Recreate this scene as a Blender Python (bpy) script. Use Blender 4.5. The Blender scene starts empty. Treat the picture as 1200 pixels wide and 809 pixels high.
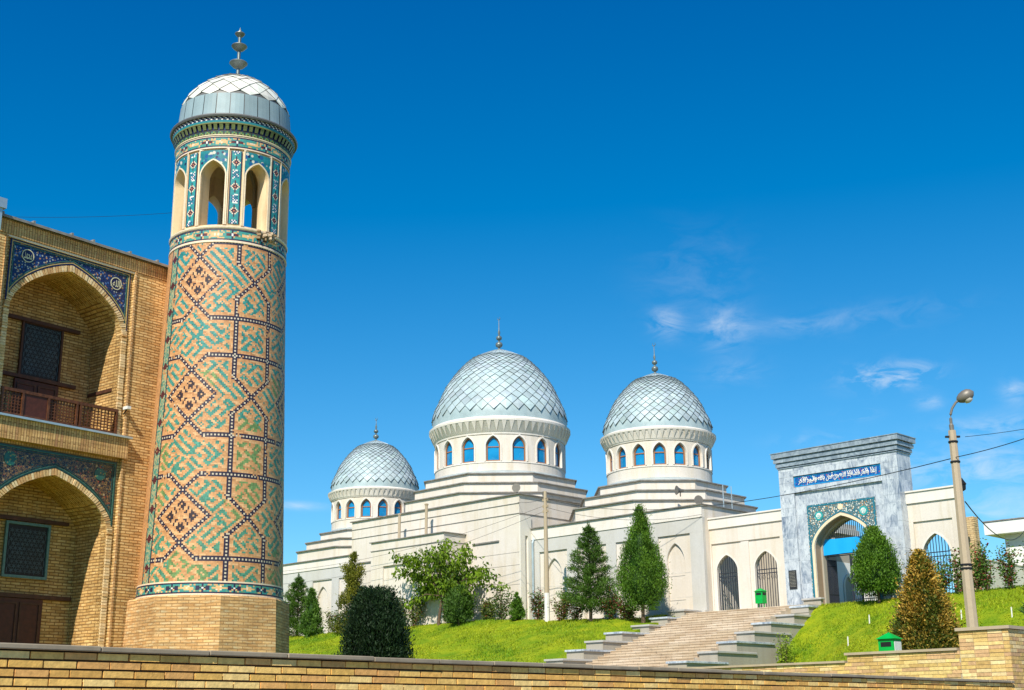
import bpy, math, random
import numpy as np
from mathutils import Vector, Matrix
R = math.radians
rnd = random.Random(7)
nrs = np.random.RandomState(11)
sc = bpy.context.scene
col = sc.collection

# ------------------------------------------------------------------ camera
cd = bpy.data.cameras.new('camera'); cam = bpy.data.objects.new('camera', cd); col.objects.link(cam)
sc.camera = cam
cd.sensor_width = 36.0; cd.lens = 36.0*1530/1200; cd.clip_start = 0.1; cd.clip_end = 20000
p_, r_ = R(16.05), R(0.62)
fw = Vector((0, math.cos(p_), math.sin(p_))); rt = Vector((1, 0, 0)); up = rt.cross(fw)
rt2 = rt*math.cos(r_) - up*math.sin(r_); up2 = rt*math.sin(r_) + up*math.cos(r_)
mw = Matrix((( rt2.x, up2.x, -fw.x, 0), (rt2.y, up2.y, -fw.y, 0), (rt2.z, up2.z, -fw.z, 1.6), (0, 0, 0, 1)))
cam.matrix_world = mw
# ------------------------------------------------------------------ light
SUN_AZ, SUN_EL = 197.0, 44.0
sdir = Vector((math.sin(R(SUN_AZ))*math.cos(R(SUN_EL)), math.cos(R(SUN_AZ))*math.cos(R(SUN_EL)), math.sin(R(SUN_EL))))
ld = bpy.data.lights.new('sun', 'SUN'); ld.energy = 5.0; ld.angle = R(0.53); ld.color = (1.0, 0.94, 0.83)
lo = bpy.data.objects.new('sun', ld); col.objects.link(lo); lo.rotation_euler = sdir.to_track_quat('Z', 'Y').to_euler(); lo.location = (0, -20, 40)
sc.view_settings.view_transform = 'Standard'; sc.view_settings.look = 'None'
sc.view_settings.gamma = 1.0; sc.view_settings.exposure = 0.3; sc.view_settings.use_curve_mapping = False


def pixdir(px, py):      # the direction a sky feature was seen in (used for clouds only)
    d = rt2*(px-600) + up2*(404.5-py) + fw*1530
    return d.normalized()


world = bpy.data.worlds.new('World'); sc.world = world; world.use_nodes = True
wt = world.node_tree; wn, wl = wt.nodes, wt.links
bg = wn['Background']; bg.inputs[1].default_value = 0.075
sky = wn.new('ShaderNodeTexSky'); sky.sky_type = 'NISHITA'; sky.sun_disc = False
sky.sun_elevation = R(SUN_EL); sky.sun_rotation = R(SUN_AZ)
sky.altitude = 400; sky.air_density = 1.0; sky.dust_density = 0.15; sky.ozone_density = 3.0
hsv = wn.new('ShaderNodeHueSaturation'); hsv.inputs['Saturation'].default_value = 1.25; hsv.inputs['Hue'].default_value = 0.485
wl.new(sky.outputs[0], hsv.inputs['Color'])
geo = wn.new('ShaderNodeTexCoord')


def wmath(op, a, b=None, c=None):
    n = wn.new('ShaderNodeMath'); n.operation = op
    for i, x in enumerate((a, b, c)):
        if x is None: continue
        if isinstance(x, (int, float)): n.inputs[i].default_value = x
        else: wl.new(x, n.inputs[i])
    return n.outputs[0]


def wdot(v):
    n = wn.new('ShaderNodeVectorMath'); n.operation = 'DOT_PRODUCT'
    wl.new(geo.outputs['Generated'], n.inputs[0]); n.inputs[1].default_value = v
    return n.outputs['Value']


nz = wn.new('ShaderNodeTexNoise'); nz.inputs['Scale'].default_value = 26; nz.inputs['Detail'].default_value = 8
nz.inputs['Roughness'].default_value = 0.62; nz.inputs['Distortion'].default_value = 0.6
mp = wn.new('ShaderNodeMapping'); mp.inputs['Scale'].default_value = (1, 1, 2.6); mp.inputs['Rotation'].default_value = (0.15, 0.25, 0)
wl.new(geo.outputs['Generated'], mp.inputs[0]); wl.new(mp.outputs[0], nz.inputs[0])
total = None
for px, py, sx, sy, a in [(783, 380, 17, 15, .5), (850, 385, 24, 20, .36), (815, 325, 55, 45, .07), (1042, 441, 38, 12, .95), (1040, 368, 75, 15, .10),
                          (930, 382, 60, 10, .14), (1088, 472, 14, 7, .3), (1005, 487, 18, 6, .28), (1190, 460, 14, 12, .4), (1165, 500, 55, 12, .3),
                          (1170, 548, 90, 24, .42), (1060, 560, 60, 16, .2), (950, 515, 35, 9, .16), (350, 593, 30, 4, .45), (860, 435, 35, 14, .14), (1180, 600, 80, 18, .3)]:
    d = pixdir(px, py); e = Vector((0, 0, 1)).cross(d).normalized()*-1; f = d.cross(e).normalized()
    if px > 900 and py < 460: e = (e + f*0.05).normalized()
    x = wmath('DIVIDE', wdot(e), sx/1530*1.05); y = wmath('DIVIDE', wdot(f), sy/1530*1.05)
    q = wmath('ADD', wmath('MULTIPLY', x, x), wmath('MULTIPLY', y, y))
    g = wmath('MULTIPLY', wmath('EXPONENT', wmath('MULTIPLY', q, -1.0)), a)
    g = wmath('MULTIPLY', g, wmath('GREATER_THAN', wdot(d), 0.5))
    total = g if total is None else wmath('ADD', total, g)
mr = wn.new('ShaderNodeMapRange'); mr.inputs['From Min'].default_value = 0.42; mr.inputs['From Max'].default_value = 0.72
wl.new(nz.outputs['Fac'], mr.inputs['Value'])
fac = wmath('MULTIPLY', wmath('MULTIPLY', total, mr.outputs[0]), 1.25)
mx = wn.new('ShaderNodeMix'); mx.data_type = 'RGBA'; mx.clamp_factor = True
va = wn.new('ShaderNodeVectorMath'); va.operation = 'MULTIPLY_ADD'; wl.new(hsv.outputs[0], va.inputs[0])
va.inputs[1].default_value = (1.12, 1.42, 1.52); va.inputs[2].default_value = (-.70, -.74, 0)      # deep polarised blue of a dry highland sky
vm = wn.new('ShaderNodeVectorMath'); vm.operation = 'MAXIMUM'; wl.new(va.outputs[0], vm.inputs[0]); vm.inputs[1].default_value = (0, 0, 0)
wl.new(fac, mx.inputs[0]); wl.new(vm.outputs[0], mx.inputs[6]); mx.inputs[7].default_value = (9.5, 10.2, 10.8, 1)
wl.new(mx.outputs[2], bg.inputs[0])

# ------------------------------------------------------------------ materials
MATS = {}


class NT:
    def __init__(s, name):
        s.m = bpy.data.materials.new(name); s.m.use_nodes = True; s.t = s.m.node_tree
        s.n, s.l = s.t.nodes, s.t.links; s.b = s.n['Principled BSDF']; s.out = s.n['Material Output']
        MATS[name] = s.m

    def node(s, typ, ins=None, **kw):
        n = s.n.new(typ)
        for k, v in kw.items(): setattr(n, k, v)
        for k, v in (ins or {}).items(): s.put(n.inputs[k], v)
        return n

    def put(s, sock, v):
        if isinstance(v, bpy.types.NodeSocket): s.l.new(v, sock)
        elif isinstance(v, (tuple, list)) and len(v) == 3 and sock.type == 'RGBA': sock.default_value = (*v, 1)
        else: sock.default_value = v

    def uv(s): return s.node('ShaderNodeUVMap').outputs[0]
    def obj(s): return s.node('ShaderNodeTexCoord').outputs['Object']

    def noise(s, vec, scale, detail=4, rough=.55, dist=0, sc3=None):
        if sc3: vec = s.node('ShaderNodeMapping', {'Vector': vec, 'Scale': sc3}).outputs[0]
        return s.node('ShaderNodeTexNoise', {'Vector': vec, 'Scale': scale, 'Detail': detail, 'Roughness': rough, 'Distortion': dist}).outputs['Fac']

    def ramp(s, fac, a, b, lo=0., hi=1.):
        return s.node('ShaderNodeMapRange', {'Value': fac, 'From Min': a, 'From Max': b, 'To Min': lo, 'To Max': hi}).outputs[0]

    def mix(s, f, a, b, mode='MIX'):
        n = s.node('ShaderNodeMix', data_type='RGBA', blend_type=mode)
        s.put(n.inputs[0], f); s.put(n.inputs[6], a); s.put(n.inputs[7], b)
        return n.outputs[2]

    def val(s, colr, v):
        return s.node('ShaderNodeHueSaturation', {'Color': colr, 'Value': v}).outputs[0]

    def math(s, op, a, b=0.0):
        n = s.node('ShaderNodeMath', operation=op); s.put(n.inputs[0], a); s.put(n.inputs[1], b); return n.outputs[0]

    def bump(s, h, strength=.4, dist=.02):
        s.put(s.b.inputs['Normal'], s.node('ShaderNodeBump', {'Height': h, 'Strength': strength, 'Distance': dist}).outputs[0])

    def fin(s, base=None, rough=.8, metal=0., spec=.5):
        if base is not None: s.put(s.b.inputs['Base Color'], base)
        s.put(s.b.inputs['Roughness'], rough); s.put(s.b.inputs['Metallic'], metal); s.put(s.b.inputs['Specular IOR Level'], spec)
        return s.m


def brick_mat(name, c1, c2, mortar, bw=.25, bh=.065, ms=.01, stain=.35, vert=False, c3=None):
    t = NT(name); uv = t.uv()
    if vert: uv = t.node('ShaderNodeMapping', {'Vector': uv, 'Rotation': (0, 0, R(90))}).outputs[0]
    wob = t.noise(uv, 1.3, 3)
    add = t.node('ShaderNodeVectorMath', operation='ADD'); t.put(add.inputs[0], uv)
    cmb = t.node('ShaderNodeCombineXYZ', {'Y': t.math('MULTIPLY', t.math('SUBTRACT', wob, .5), .05)}); t.put(add.inputs[1], cmb.outputs[0])
    br = t.node('ShaderNodeTexBrick', {'Vector': add.outputs[0], 'Color1': c1, 'Color2': c2, 'Mortar': mortar, 'Scale': 1.0, 'Mortar Size': ms,
                                       'Mortar Smooth': .3, 'Bias': -.05, 'Brick Width': bw, 'Row Height': bh}, offset=.5)
    base = br.outputs['Color']
    if c3:
        cell = t.noise(t.node('ShaderNodeMapping', {'Vector': uv, 'Scale': (1/bw, 1/bh, 1)}).outputs[0], 1.0, 1)
        base = t.mix(t.math('MULTIPLY', t.ramp(cell, .5, .75), t.math('SUBTRACT', 1.0, br.outputs['Fac'])), base, c3)
    big = t.noise(t.obj(), .55, 5, .6); base = t.val(base, t.ramp(big, .3, .7, 1-stain, 1+stain*.6))
    fine = t.noise(uv, 38, 4, .7); base = t.val(base, t.ramp(fine, .3, .7, .84, 1.14))
    crs = t.noise(uv, 1.0, 3, .6, 0, (1.1, 15, 1) if not vert else (15, .8, 1)); base = t.val(base, t.ramp(crs, .3, .7, .70, 1.22)); streak = t.noise(uv, 1.0, 5, .6, 0, (3.5, .35, 1)); base = t.val(base, t.ramp(streak, .35, .6, .86, 1.05))
    t.bump(t.math('ADD', t.math('MULTIPLY', br.outputs['Fac'], -1.0), t.math('MULTIPLY', fine, .5)), .55, .012)
    return t.fin(base, .92, 0, .2)


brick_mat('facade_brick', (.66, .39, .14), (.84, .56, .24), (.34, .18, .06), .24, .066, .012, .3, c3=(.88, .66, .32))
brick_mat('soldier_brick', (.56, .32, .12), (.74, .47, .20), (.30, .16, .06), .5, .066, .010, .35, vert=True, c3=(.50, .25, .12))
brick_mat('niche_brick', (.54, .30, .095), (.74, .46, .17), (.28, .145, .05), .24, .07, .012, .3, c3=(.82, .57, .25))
brick_mat('plinth_brick', (.58, .31, .12), (.72, .44, .19), (.38, .21, .09), .25, .066, .009, .22, c3=(.70, .52, .29))
brick_mat('garden_brick', (.47, .29, .09), (.64, .44, .17), (.10, .065, .03), .29, .065, .009, .3, c3=(.72, .52, .24))
brick_mat('pier_brick', (.60, .43, .22), (.72, .55, .3), (.35, .25, .14), .3, .10, .012, .2)


def plaster(name, c, stain=.45, rough=.85, warm=(.55, .45, .30)):
    t = NT(name); o = t.obj()
    big = t.noise(o, .35, 6, .6); base = t.mix(t.ramp(big, .42, .70, 0, .6), c, tuple(x*y for x, y in zip(c, (.88, .84, .74))))
    st = t.noise(o, 1.0, 5, .65, .3, (2.2, 2.2, .22)); base = t.mix(t.ramp(st, .48, .72, 0, stain), base, warm)
    f = t.noise(o, 14, 5, .7); base = t.val(base, t.ramp(f, .3, .7, .92, 1.04))
    t.bump(f, .15, .01)
    return t.fin(base, rough, 0, .25)


plaster('cream_render', (.70, .635, .56), .6); plaster('cream_trim', (.75, .70, .64), .3); plaster('pale_render', (.74, .70, .62), .15)
plaster('gallery_plaster', (.80, .62, .38), 1.0, .9, (.36, .20, .08)); plaster('white_render', (.82, .82, .80), .1)
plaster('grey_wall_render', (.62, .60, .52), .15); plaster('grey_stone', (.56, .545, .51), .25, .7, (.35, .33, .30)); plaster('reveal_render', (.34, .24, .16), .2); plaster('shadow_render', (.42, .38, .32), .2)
plaster('stone_cap', (.46, .44, .41), .4, .8, (.30, .27, .22)); plaster('coping_stone', (.42, .37, .28), .4, .85, (.22, .18, .12)); plaster('wall_cap', (.34, .28, .20), .5, .9, (.16, .13, .09)); plaster('dark_mortar', (.075, .05, .028), .2, .95, (.04, .03, .02)); plaster('concrete', (.45, .36, .25), .35, .9, (.26, .20, .13))
plaster('cheek_render', (.40, .36, .29), .5, .9, (.3, .25, .19)); plaster('paving', (.42, .38, .32), .2)


def simple(name, c, rough=.6, metal=0., spec=.4, var=.1, scale=6):
    t = NT(name); n = t.noise(t.obj(), scale, 4, .6)
    return t.fin(t.val(t.mix(0, c, c), t.ramp(n, .3, .7, 1-var, 1+var)), rough, metal, spec)


simple('dark_wood', (.075, .028, .014), .6, var=.35, scale=9); simple('rail_wood', (.10, .034, .012), .5, var=.5, scale=12)
simple('black_metal', (.018, .017, .018), .45, .3); simple('grille_black', (.03, .035, .05), .5, .2)
simple('zinc', (.50, .58, .60), .38, .55, var=.12, scale=2); simple('zinc_edge', (.26, .24, .21), .6, .2, var=.3, scale=3)
simple('finial_metal', (.17, .20, .19), .42, .4, var=.3); simple('lead_dark', (.16, .16, .15), .5, .4)
simple('green_paint', (.0, .36, .05), .45, var=.12); simple('grey_green_board', (.42, .46, .36), .7)
simple('banner_blue', (.005, .36, .83), .6, var=.03, scale=2); simple('lamp_glass', (.6, .55, .45), .2); simple('lamp_metal', (.20, .18, .15), .5, .3)
simple('door_wood', (.07, .018, .01), .55, var=.3, scale=10); simple('frame_brown', (.30, .13, .05), .6)
simple('dark_void', (.012, .011, .012), .5); simple('plaque_black', (.03, .03, .03), .35, var=.2); simple('plaque_text', (.32, .30, .24), .5)
simple('cable', (.015, .015, .02), .6); simple('white_peg', (.75, .72, .65), .7); simple('white_box', (.72, .70, .66), .5)
simple('navy_tile', (.012, .014, .075), .3, var=.35, scale=30); simple('turquoise_tile', (.03, .33, .32), .3, var=.4, scale=22)
simple('corbel_tile', (.16, .19, .07), .4, var=.4, scale=18); simple('dark_green_tile', (.02, .06, .055), .35, var=.3, scale=18); simple('teal_edge', (.02, .17, .24), .35, var=.5, scale=30); simple('gold_tile', (.50, .36, .13), .4, var=.25, scale=22); simple('white_tile', (.78, .76, .70), .35, var=.1); simple('green_tile', (.045, .13, .10), .35, var=.4, scale=18)
simple('pale_tile', (.78, .62, .42), .5, var=.12, scale=20); simple('letter_cream', (.70, .66, .42), .5); simple('blue_tile', (.008, .045, .36), .3, var=.3, scale=18)
simple('sky_tile', (.02, .28, .55), .3); simple('window_frame_green', (.10, .20, .19), .5, var=.25, scale=14); simple('lattice_blue', (.055, .085, .10), .5, var=.3)
simple('red_bloom', (.45, .03, .03), .6); simple('slate_roof', (.22, .25, .28), .5)
t = NT('window_glass'); n_ = t.noise(t.obj(), .7, 3)
t.fin(t.mix(t.ramp(n_, .4, .6), (.004, .17, .40), (.01, .25, .52)), .12, 0, .6)  # blue tint of the glass also carries the painted-in sky reflection

# marble
t = NT('grey_marble'); o = t.obj(); uv = t.uv()
sb = t.node('ShaderNodeTexBrick', {'Vector': uv, 'Color1': (0, 0, 0), 'Color2': (1, 1, 1), 'Mortar': (.5, .5, .5), 'Scale': 1., 'Mortar Size': .004, 'Brick Width': .62, 'Row Height': 1.15}, offset=0.)
of = t.node('ShaderNodeVectorMath', operation='MULTIPLY_ADD', ins={0: sb.outputs['Color'], 1: (7., 3., 5.), 2: o}).outputs[0]
w1 = t.noise(of, 1.7, 9, .70, 2.2, (1, 1, .38)); w2 = t.noise(of, .6, 6, .6, 1.0)
b_ = t.mix(t.ramp(w1, .38, .60), (.14, .18, .25), (.52, .56, .60)); b_ = t.mix(t.ramp(w2, .40, .58, 0, .65), b_, (.62, .65, .67))
v_ = t.noise(of, 4, 9, .75, 3.0, (1, 1, .35)); b_ = t.mix(t.ramp(v_, .54, .62, 0, .75), b_, (.13, .17, .23))
b_ = t.mix(t.math('MULTIPLY', sb.outputs['Fac'], .6), b_, (.2, .22, .25)); t.fin(b_, .3, 0, .5)
t = NT('cornice_marble'); o = t.obj()
w1 = t.noise(o, 2.2, 9, .7, 1.5); t.fin(t.mix(t.ramp(w1, .35, .65), (.14, .18, .22), (.36, .42, .47)), .3, 0, .5)


def mosaic(name, ground, dots, vine, scale=26, density=.33, vines=True):
    t = NT(name); uv = t.uv()
    b = t.mix(t.ramp(t.noise(uv, 9, 3), .35, .65, 0, .6), ground, tuple(x*.5 for x in ground))
    if vines:
        uv2 = t.node('ShaderNodeVectorMath', operation='ADD', ins={0: uv, 1: t.node('ShaderNodeTexNoise', {'Vector': uv, 'Scale': 7.0}).outputs['Color']}).outputs[0]
        wv = t.node('ShaderNodeTexVoronoi', {'Vector': uv2, 'Scale': scale*.42}, feature='DISTANCE_TO_EDGE').outputs['Distance']
        b = t.mix(t.ramp(wv, .03, .05, .7, 0), b, vine)
        wv = t.node('ShaderNodeTexVoronoi', {'Vector': uv, 'Scale': scale*.9}, feature='DISTANCE_TO_EDGE').outputs['Distance']
        b = t.mix(t.ramp(wv, .03, .05, .35, 0), b, vine)
    for i, c in enumerate(dots):
        uo = t.node('ShaderNodeMapping', {'Vector': uv, 'Location': (i*3.7, i*1.9, 0)}).outputs[0]
        vd = t.node('ShaderNodeTexVoronoi', {'Vector': uo, 'Scale': scale*(1-.12*i), 'Randomness': .75})
        b = t.mix(t.ramp(vd.outputs['Distance'], density, density+.05, 1, 0), b, c)
    return t.fin(b, .3, 0, .5)


mosaic('navy_floral', (.010, .014, .085), [(.42, .44, .36), (.50, .25, .09), (.06, .14, .36)], (.02, .06, .18), 15, .27)
mosaic('dark_floral', (.012, .014, .028), [(.36, .06, .03), (.02, .12, .14), (.44, .32, .18)], (.44, .24, .07), 11, .18)
mosaic('gate_floral', (.02, .13, .18), [(.74, .74, .68), (.62, .28, .05), (.015, .16, .24), (.70, .66, .55)], (.34, .30, .18), 11.5, .27)
mosaic('gallery_floral', (.025, .23, .25), [(.02, .02, .07), (.60, .55, .45), (.02, .10, .24)], (.03, .16, .20), 8, .30, False)
mosaic('medallion_floral', (.02, .12, .10), [(.35, .20, .06), (.10, .28, .12)], (.03, .2, .2), 16, .25, False)
mosaic('inscription_ground', (.008, .05, .36), [(.02, .30, .42), (.02, .22, .40), (.38, .06, .05)], (.02, .26, .42), 9, .22)


def attr_mat(name, rough=.8, metal=0., spec=.3, transl=0., bumpuv=None, vn=.12, vs=8.):
    t = NT(name); a = t.node('ShaderNodeAttribute', attribute_name='Col').outputs['Color']
    n = t.noise(t.obj(), vs, 4, .65); a = t.val(a, t.ramp(n, .3, .7, 1-vn, 1+vn))
    if bumpuv: t.bump(n, bumpuv, .01)
    t.fin(a, rough, metal, spec)
    if transl:
        tr = t.node('ShaderNodeBsdfTranslucent'); t.put(tr.inputs['Color'], t.node('ShaderNodeHueSaturation', {'Color': a, 'Value': 1.3, 'Saturation': 1.1}).outputs[0])
        ms = t.node('ShaderNodeMixShader', {0: transl}); t.l.new(t.b.outputs[0], ms.inputs[1]); t.l.new(tr.outputs[0], ms.inputs[2]); t.l.new(ms.outputs[0], t.out.inputs[0])
    return t.m


attr_mat('foliage', .6, 0, .25, .22, None, .18, 1.2); attr_mat('glazed_brick', .55, 0, .4, 0, .5, .16, 20); attr_mat('dome_sheet', .52, .05, .4, 0, None, .16, 1.1)
attr_mat('laid_brick', .9, 0, .2, 0, .7, .22, 16)
t = NT('bark'); n_ = t.noise(t.obj(), 9, 5, .7, 0, (3, 3, .6)); t.fin(t.mix(n_, (.06, .035, .02), (.20, .14, .09)), .9, 0, .2); t.bump(n_, .6, .02)
# terrain
t = NT('lawn'); o = t.obj(); a = t.noise(o, .9, 6, .65); b = t.noise(o, 9, 5, .7)
c_ = t.mix(t.ramp(a, .35, .65), (.12, .22, .005), (.33, .36, .010)); c_ = t.mix(t.ramp(b, .35, .7, 0, .5), c_, (.11, .18, .004)); t.fin(c_, .9, 0, .15); t.bump(b, .8, .06)
t = NT('pavement'); o = t.obj(); a = t.noise(o, .5, 6, .65); b = t.noise(o, 30, 4, .7)
t.fin(t.val(t.mix(a, (.16, .14, .12), (.25, .23, .20)), t.ramp(b, .3, .7, .9, 1.1)), .9, 0, .2)
t = NT('stair_stone'); uv = t.uv(); a = t.noise(uv, 1.1, 6, .7, .4, (.55, 2.2, 1)); b = t.noise(uv, 20, 4, .7)
br = t.node('ShaderNodeTexBrick', {'Vector': uv, 'Color1': (.52, .41, .28), 'Color2': (.66, .55, .42), 'Mortar': (.34, .27, .19), 'Scale': 1., 'Mortar Size': .012, 'Brick Width': .62, 'Row Height': .6})
t.fin(t.val(t.mix(t.ramp(a, .40, .66, 0, .62), br.outputs['Color'], (.36, .24, .14)), t.ramp(b, .3, .7, .86, 1.12)), .85, 0, .25)


# ------------------------------------------------------------------ frames and mesh building
class Frame:
    """A local frame: u along the facade, v away from the camera, z up."""
    def __init__(s, x, y, az):
        a = R(az); s.x, s.y, s.rot = x, y, R(90-az)
        s.e1 = (math.sin(a), math.cos(a)); s.e2 = (-math.cos(a), math.sin(a))

    def w(s, u, v, z): return Vector((s.x+s.e1[0]*u+s.e2[0]*v, s.y+s.e1[1]*u+s.e2[1]*v, z))


M = Frame(14.254, 66.489, 134)     # mosque and gate
B = Frame(-8.05, 31.85, 38)        # madrasah facade
A = Frame(-3.708, 9.609, 42)       # front garden wall
W = Frame(8.594, 23.263, 134)      # brick pier behind it
G = Frame(0, 0, 90)                # world axes
TX, TY = -7.172, 31.186            # minaret axis
ORG = {}


def tag(o, label=None, cat=None, group=None, kind=None):
    for k, v in (('label', label), ('category', cat), ('group', group), ('kind', kind)):
        if v: o[k] = v
    return o


def thing(name, label, cat, fr=G, at=(0, 0, 0), group=None):
    o = bpy.data.objects.new(name, None); o.empty_display_size = .3; col.objects.link(o)
    o.location = fr.w(*at); o.rotation_euler = (0, 0, fr.rot); ORG[o.name] = Vector(at)
    return tag(o, label, cat, group)


def boxuv(me):
    n = len(me.loops)
    if not n: return
    lv = np.empty(n, 'i4'); me.loops.foreach_get('vertex_index', lv)
    co = np.empty(len(me.vertices)*3); me.vertices.foreach_get('co', co); co = co.reshape(-1, 3)[lv]
    pn = np.empty(len(me.polygons)*3); me.polygons.foreach_get('normal', pn); pn = pn.reshape(-1, 3)
    tot = np.empty(len(me.polygons), 'i4'); me.polygons.foreach_get('loop_total', tot)
    N = np.repeat(pn, tot, 0); hl = np.hypot(N[:, 0], N[:, 1]); flat = hl < .6
    tx = np.where(flat, 1, -N[:, 1]/np.maximum(hl, 1e-6)); ty = np.where(flat, 0, N[:, 0]/np.maximum(hl, 1e-6))
    u = co[:, 0]*tx+co[:, 1]*ty; v = np.where(flat, co[:, 1], co[:, 2])
    lay = me.uv_layers.new(name='UVMap'); lay.data.foreach_set('uv', np.stack([u, v], 1).ravel())


class MB:
    def __init__(s): s.v, s.f, s.mi, s.uv = [], [], [], []

    def quad(s, pts, mi=0, uv=None):
        k = len(s.v); s.v += [tuple(p) for p in pts]; s.f.append(tuple(range(k, k+len(pts)))); s.mi.append(mi); s.uv.append(uv); return s

    def box(s, u0, u1, v0, v1, z0, z1, mi=0):
        p = [(u0, v0, z0), (u1, v0, z0), (u1, v1, z0), (u0, v1, z0), (u0, v0, z1), (u1, v0, z1), (u1, v1, z1), (u0, v1, z1)]
        k = len(s.v); s.v += p
        for f in ((0, 1, 5, 4), (1, 2, 6, 5), (2, 3, 7, 6), (3, 0, 4, 7), (4, 5, 6, 7), (3, 2, 1, 0)): s.f.append(tuple(k+i for i in f)); s.mi.append(mi); s.uv.append(None)
        return s

    def prism(s, poly, axis, a0, a1, mi=0):
        """extrude a 2D polygon along axis 'u', 'v' or 'z'"""
        def P(p, a): return {'u': (a, p[0], p[1]), 'v': (p[0], a, p[1]), 'z': (p[0], p[1], a)}[axis]
        n = len(poly); k = len(s.v); s.v += [P(p, a0) for p in poly]+[P(p, a1) for p in poly]
        fs = [tuple(k+i for i in range(n)), tuple(k+n+i for i in reversed(range(n)))]+[(k+(i+1) % n, k+i, k+n+i, k+n+(i+1) % n) for i in range(n)]
        for f in fs: s.f.append(f); s.mi.append(mi); s.uv.append(None)
        return s

    def lathe(s, prof, c=(0, 0), n=24, a0=0., a1=2*math.pi, mi=0, close=True, ph=0.):
        """revolve (radius, z) pairs about a vertical axis at c"""
        full = abs(a1-a0-2*math.pi) < 1e-6; m = n if full else n+1; k = len(s.v)
        for r, z in prof:
            for i in range(m):
                a = a0+ph+(a1-a0)*i/n; s.v.append((c[0]+r*math.cos(a), c[1]+r*math.sin(a), z))
        for j in range(len(prof)-1):
            for i in range(n):
                i2 = (i+1) % m; s.f.append((k+j*m+i, k+j*m+i2, k+(j+1)*m+i2, k+(j+1)*m+i)); s.mi.append(mi); s.uv.append(None)
        return s

    def tube(s, pts, r, n=6, mi=0):
        pts = [Vector(p) for p in pts]; rr = r if isinstance(r, (list, tuple)) else [r]*len(pts); k = len(s.v)
        for i, p in enumerate(pts):
            d = (pts[min(i+1, len(pts)-1)]-pts[max(i-1, 0)]).normalized()
            e = d.cross(Vector((0, 0, 1)));
            if e.length < .05: e = d.cross(Vector((1, 0, 0)))
            e.normalize(); f = e.cross(d)
            for j in range(n):
                a = 2*math.pi*j/n+.3; s.v.append(tuple(p+(e*math.cos(a)+f*math.sin(a))*rr[i]))
        for i in range(len(pts)-1):
            for j in range(n):
                j2 = (j+1) % n; s.f.append((k+i*n+j, k+i*n+j2, k+(i+1)*n+j2, k+(i+1)*n+j)); s.mi.append(mi); s.uv.append(None)
        for a, rev in ((0, False), (len(pts)-1, True)):
            f = [k+a*n+j for j in range(n)]; s.f.append(tuple(reversed(f)) if rev else tuple(f)); s.mi.append(mi); s.uv.append(None)
        return s

    def build(s, name, mats, parent=None, smooth=None, colors=None, fr=None, uvf=None, kind=None):
        me = bpy.data.meshes.new(name); o = bpy.data.objects.new(name, me); col.objects.link(o)
        root = parent
        while root is not None and root.name not in ORG and root.parent: root = root.parent
        org = ORG.get(root.name, Vector((0, 0, 0))) if root is not None else Vector((0, 0, 0))
        V = np.array(s.v, dtype=float).reshape(-1, 3)
        me.from_pydata((V-np.array(org)).tolist() if len(V) else [], [], s.f)
        for m in (mats if isinstance(mats, (list, tuple)) else [mats]): me.materials.append(MATS[m])
        me.polygons.foreach_set('material_index', s.mi)
        boxuv(me)
        if uvf:
            lay = me.uv_layers[0].data; li = 0
            for f in s.f:
                uvs = uvf([s.v[i] for i in f])
                for q in uvs: lay[li].uv = q; li += 1
        if colors is not None: facecol(me, np.asarray(colors, dtype=float))
        if smooth is not None:
            me.shade_smooth(); me.set_sharp_from_angle(angle=R(smooth))
        if parent is not None: o.parent = parent
        elif fr is not None: o.location = (fr.x, fr.y, 0); o.rotation_euler = (0, 0, fr.rot)
        if kind: o['kind'] = kind
        return o


def facecol(me, C):
    tot = np.empty(len(me.polygons), 'i4'); me.polygons.foreach_get('loop_total', tot)
    L = np.repeat(C, tot, 0); L = np.concatenate([L, np.ones((len(L), 1))], 1)
    at = me.color_attributes.new('Col', 'FLOAT_COLOR', 'CORNER'); at.data.foreach_set('color', L.ravel())


def npmesh(name, V, F, C, mat, parent=None, loc=None, smooth=False):
    """fast mesh from arrays; F is (n, k)"""
    me = bpy.data.meshes.new(name); n, k = F.shape
    me.vertices.add(len(V)); me.vertices.foreach_set('co', V.ravel()); me.loops.add(n*k); me.loops.foreach_set('vertex_index', F.ravel().astype('i4'))
    me.polygons.add(n); me.polygons.foreach_set('loop_start', np.arange(0, n*k, k, dtype='i4'))
    me.update(calc_edges=True); me.materials.append(MATS[mat])
    if C is not None: facecol(me, C)
    boxuv(me)
    o = bpy.data.objects.new(name, me); col.objects.link(o)
    if parent is not None: o.parent = parent
    return o


def arch_h(t, rise, k=.30):
    t = min(1, abs(t)); return rise*((1-k)*math.sqrt(max(0, 1-t*t))+k*(1-t))


def arch_pts(uc, hw, zs, rise, n=14, k=.30):
    """left spring to right spring over the apex"""
    return [(uc-hw*math.cos(math.pi*i/(2*n)), zs+arch_h(math.cos(math.pi*i/(2*n)), rise, k)) for i in range(n)] + \
           [(uc+hw*math.sin(math.pi*i/(2*n)), zs+arch_h(math.sin(math.pi*i/(2*n)), rise, k)) for i in range(n+1)]


def ident(u, v, z): return (u, v, z)


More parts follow.
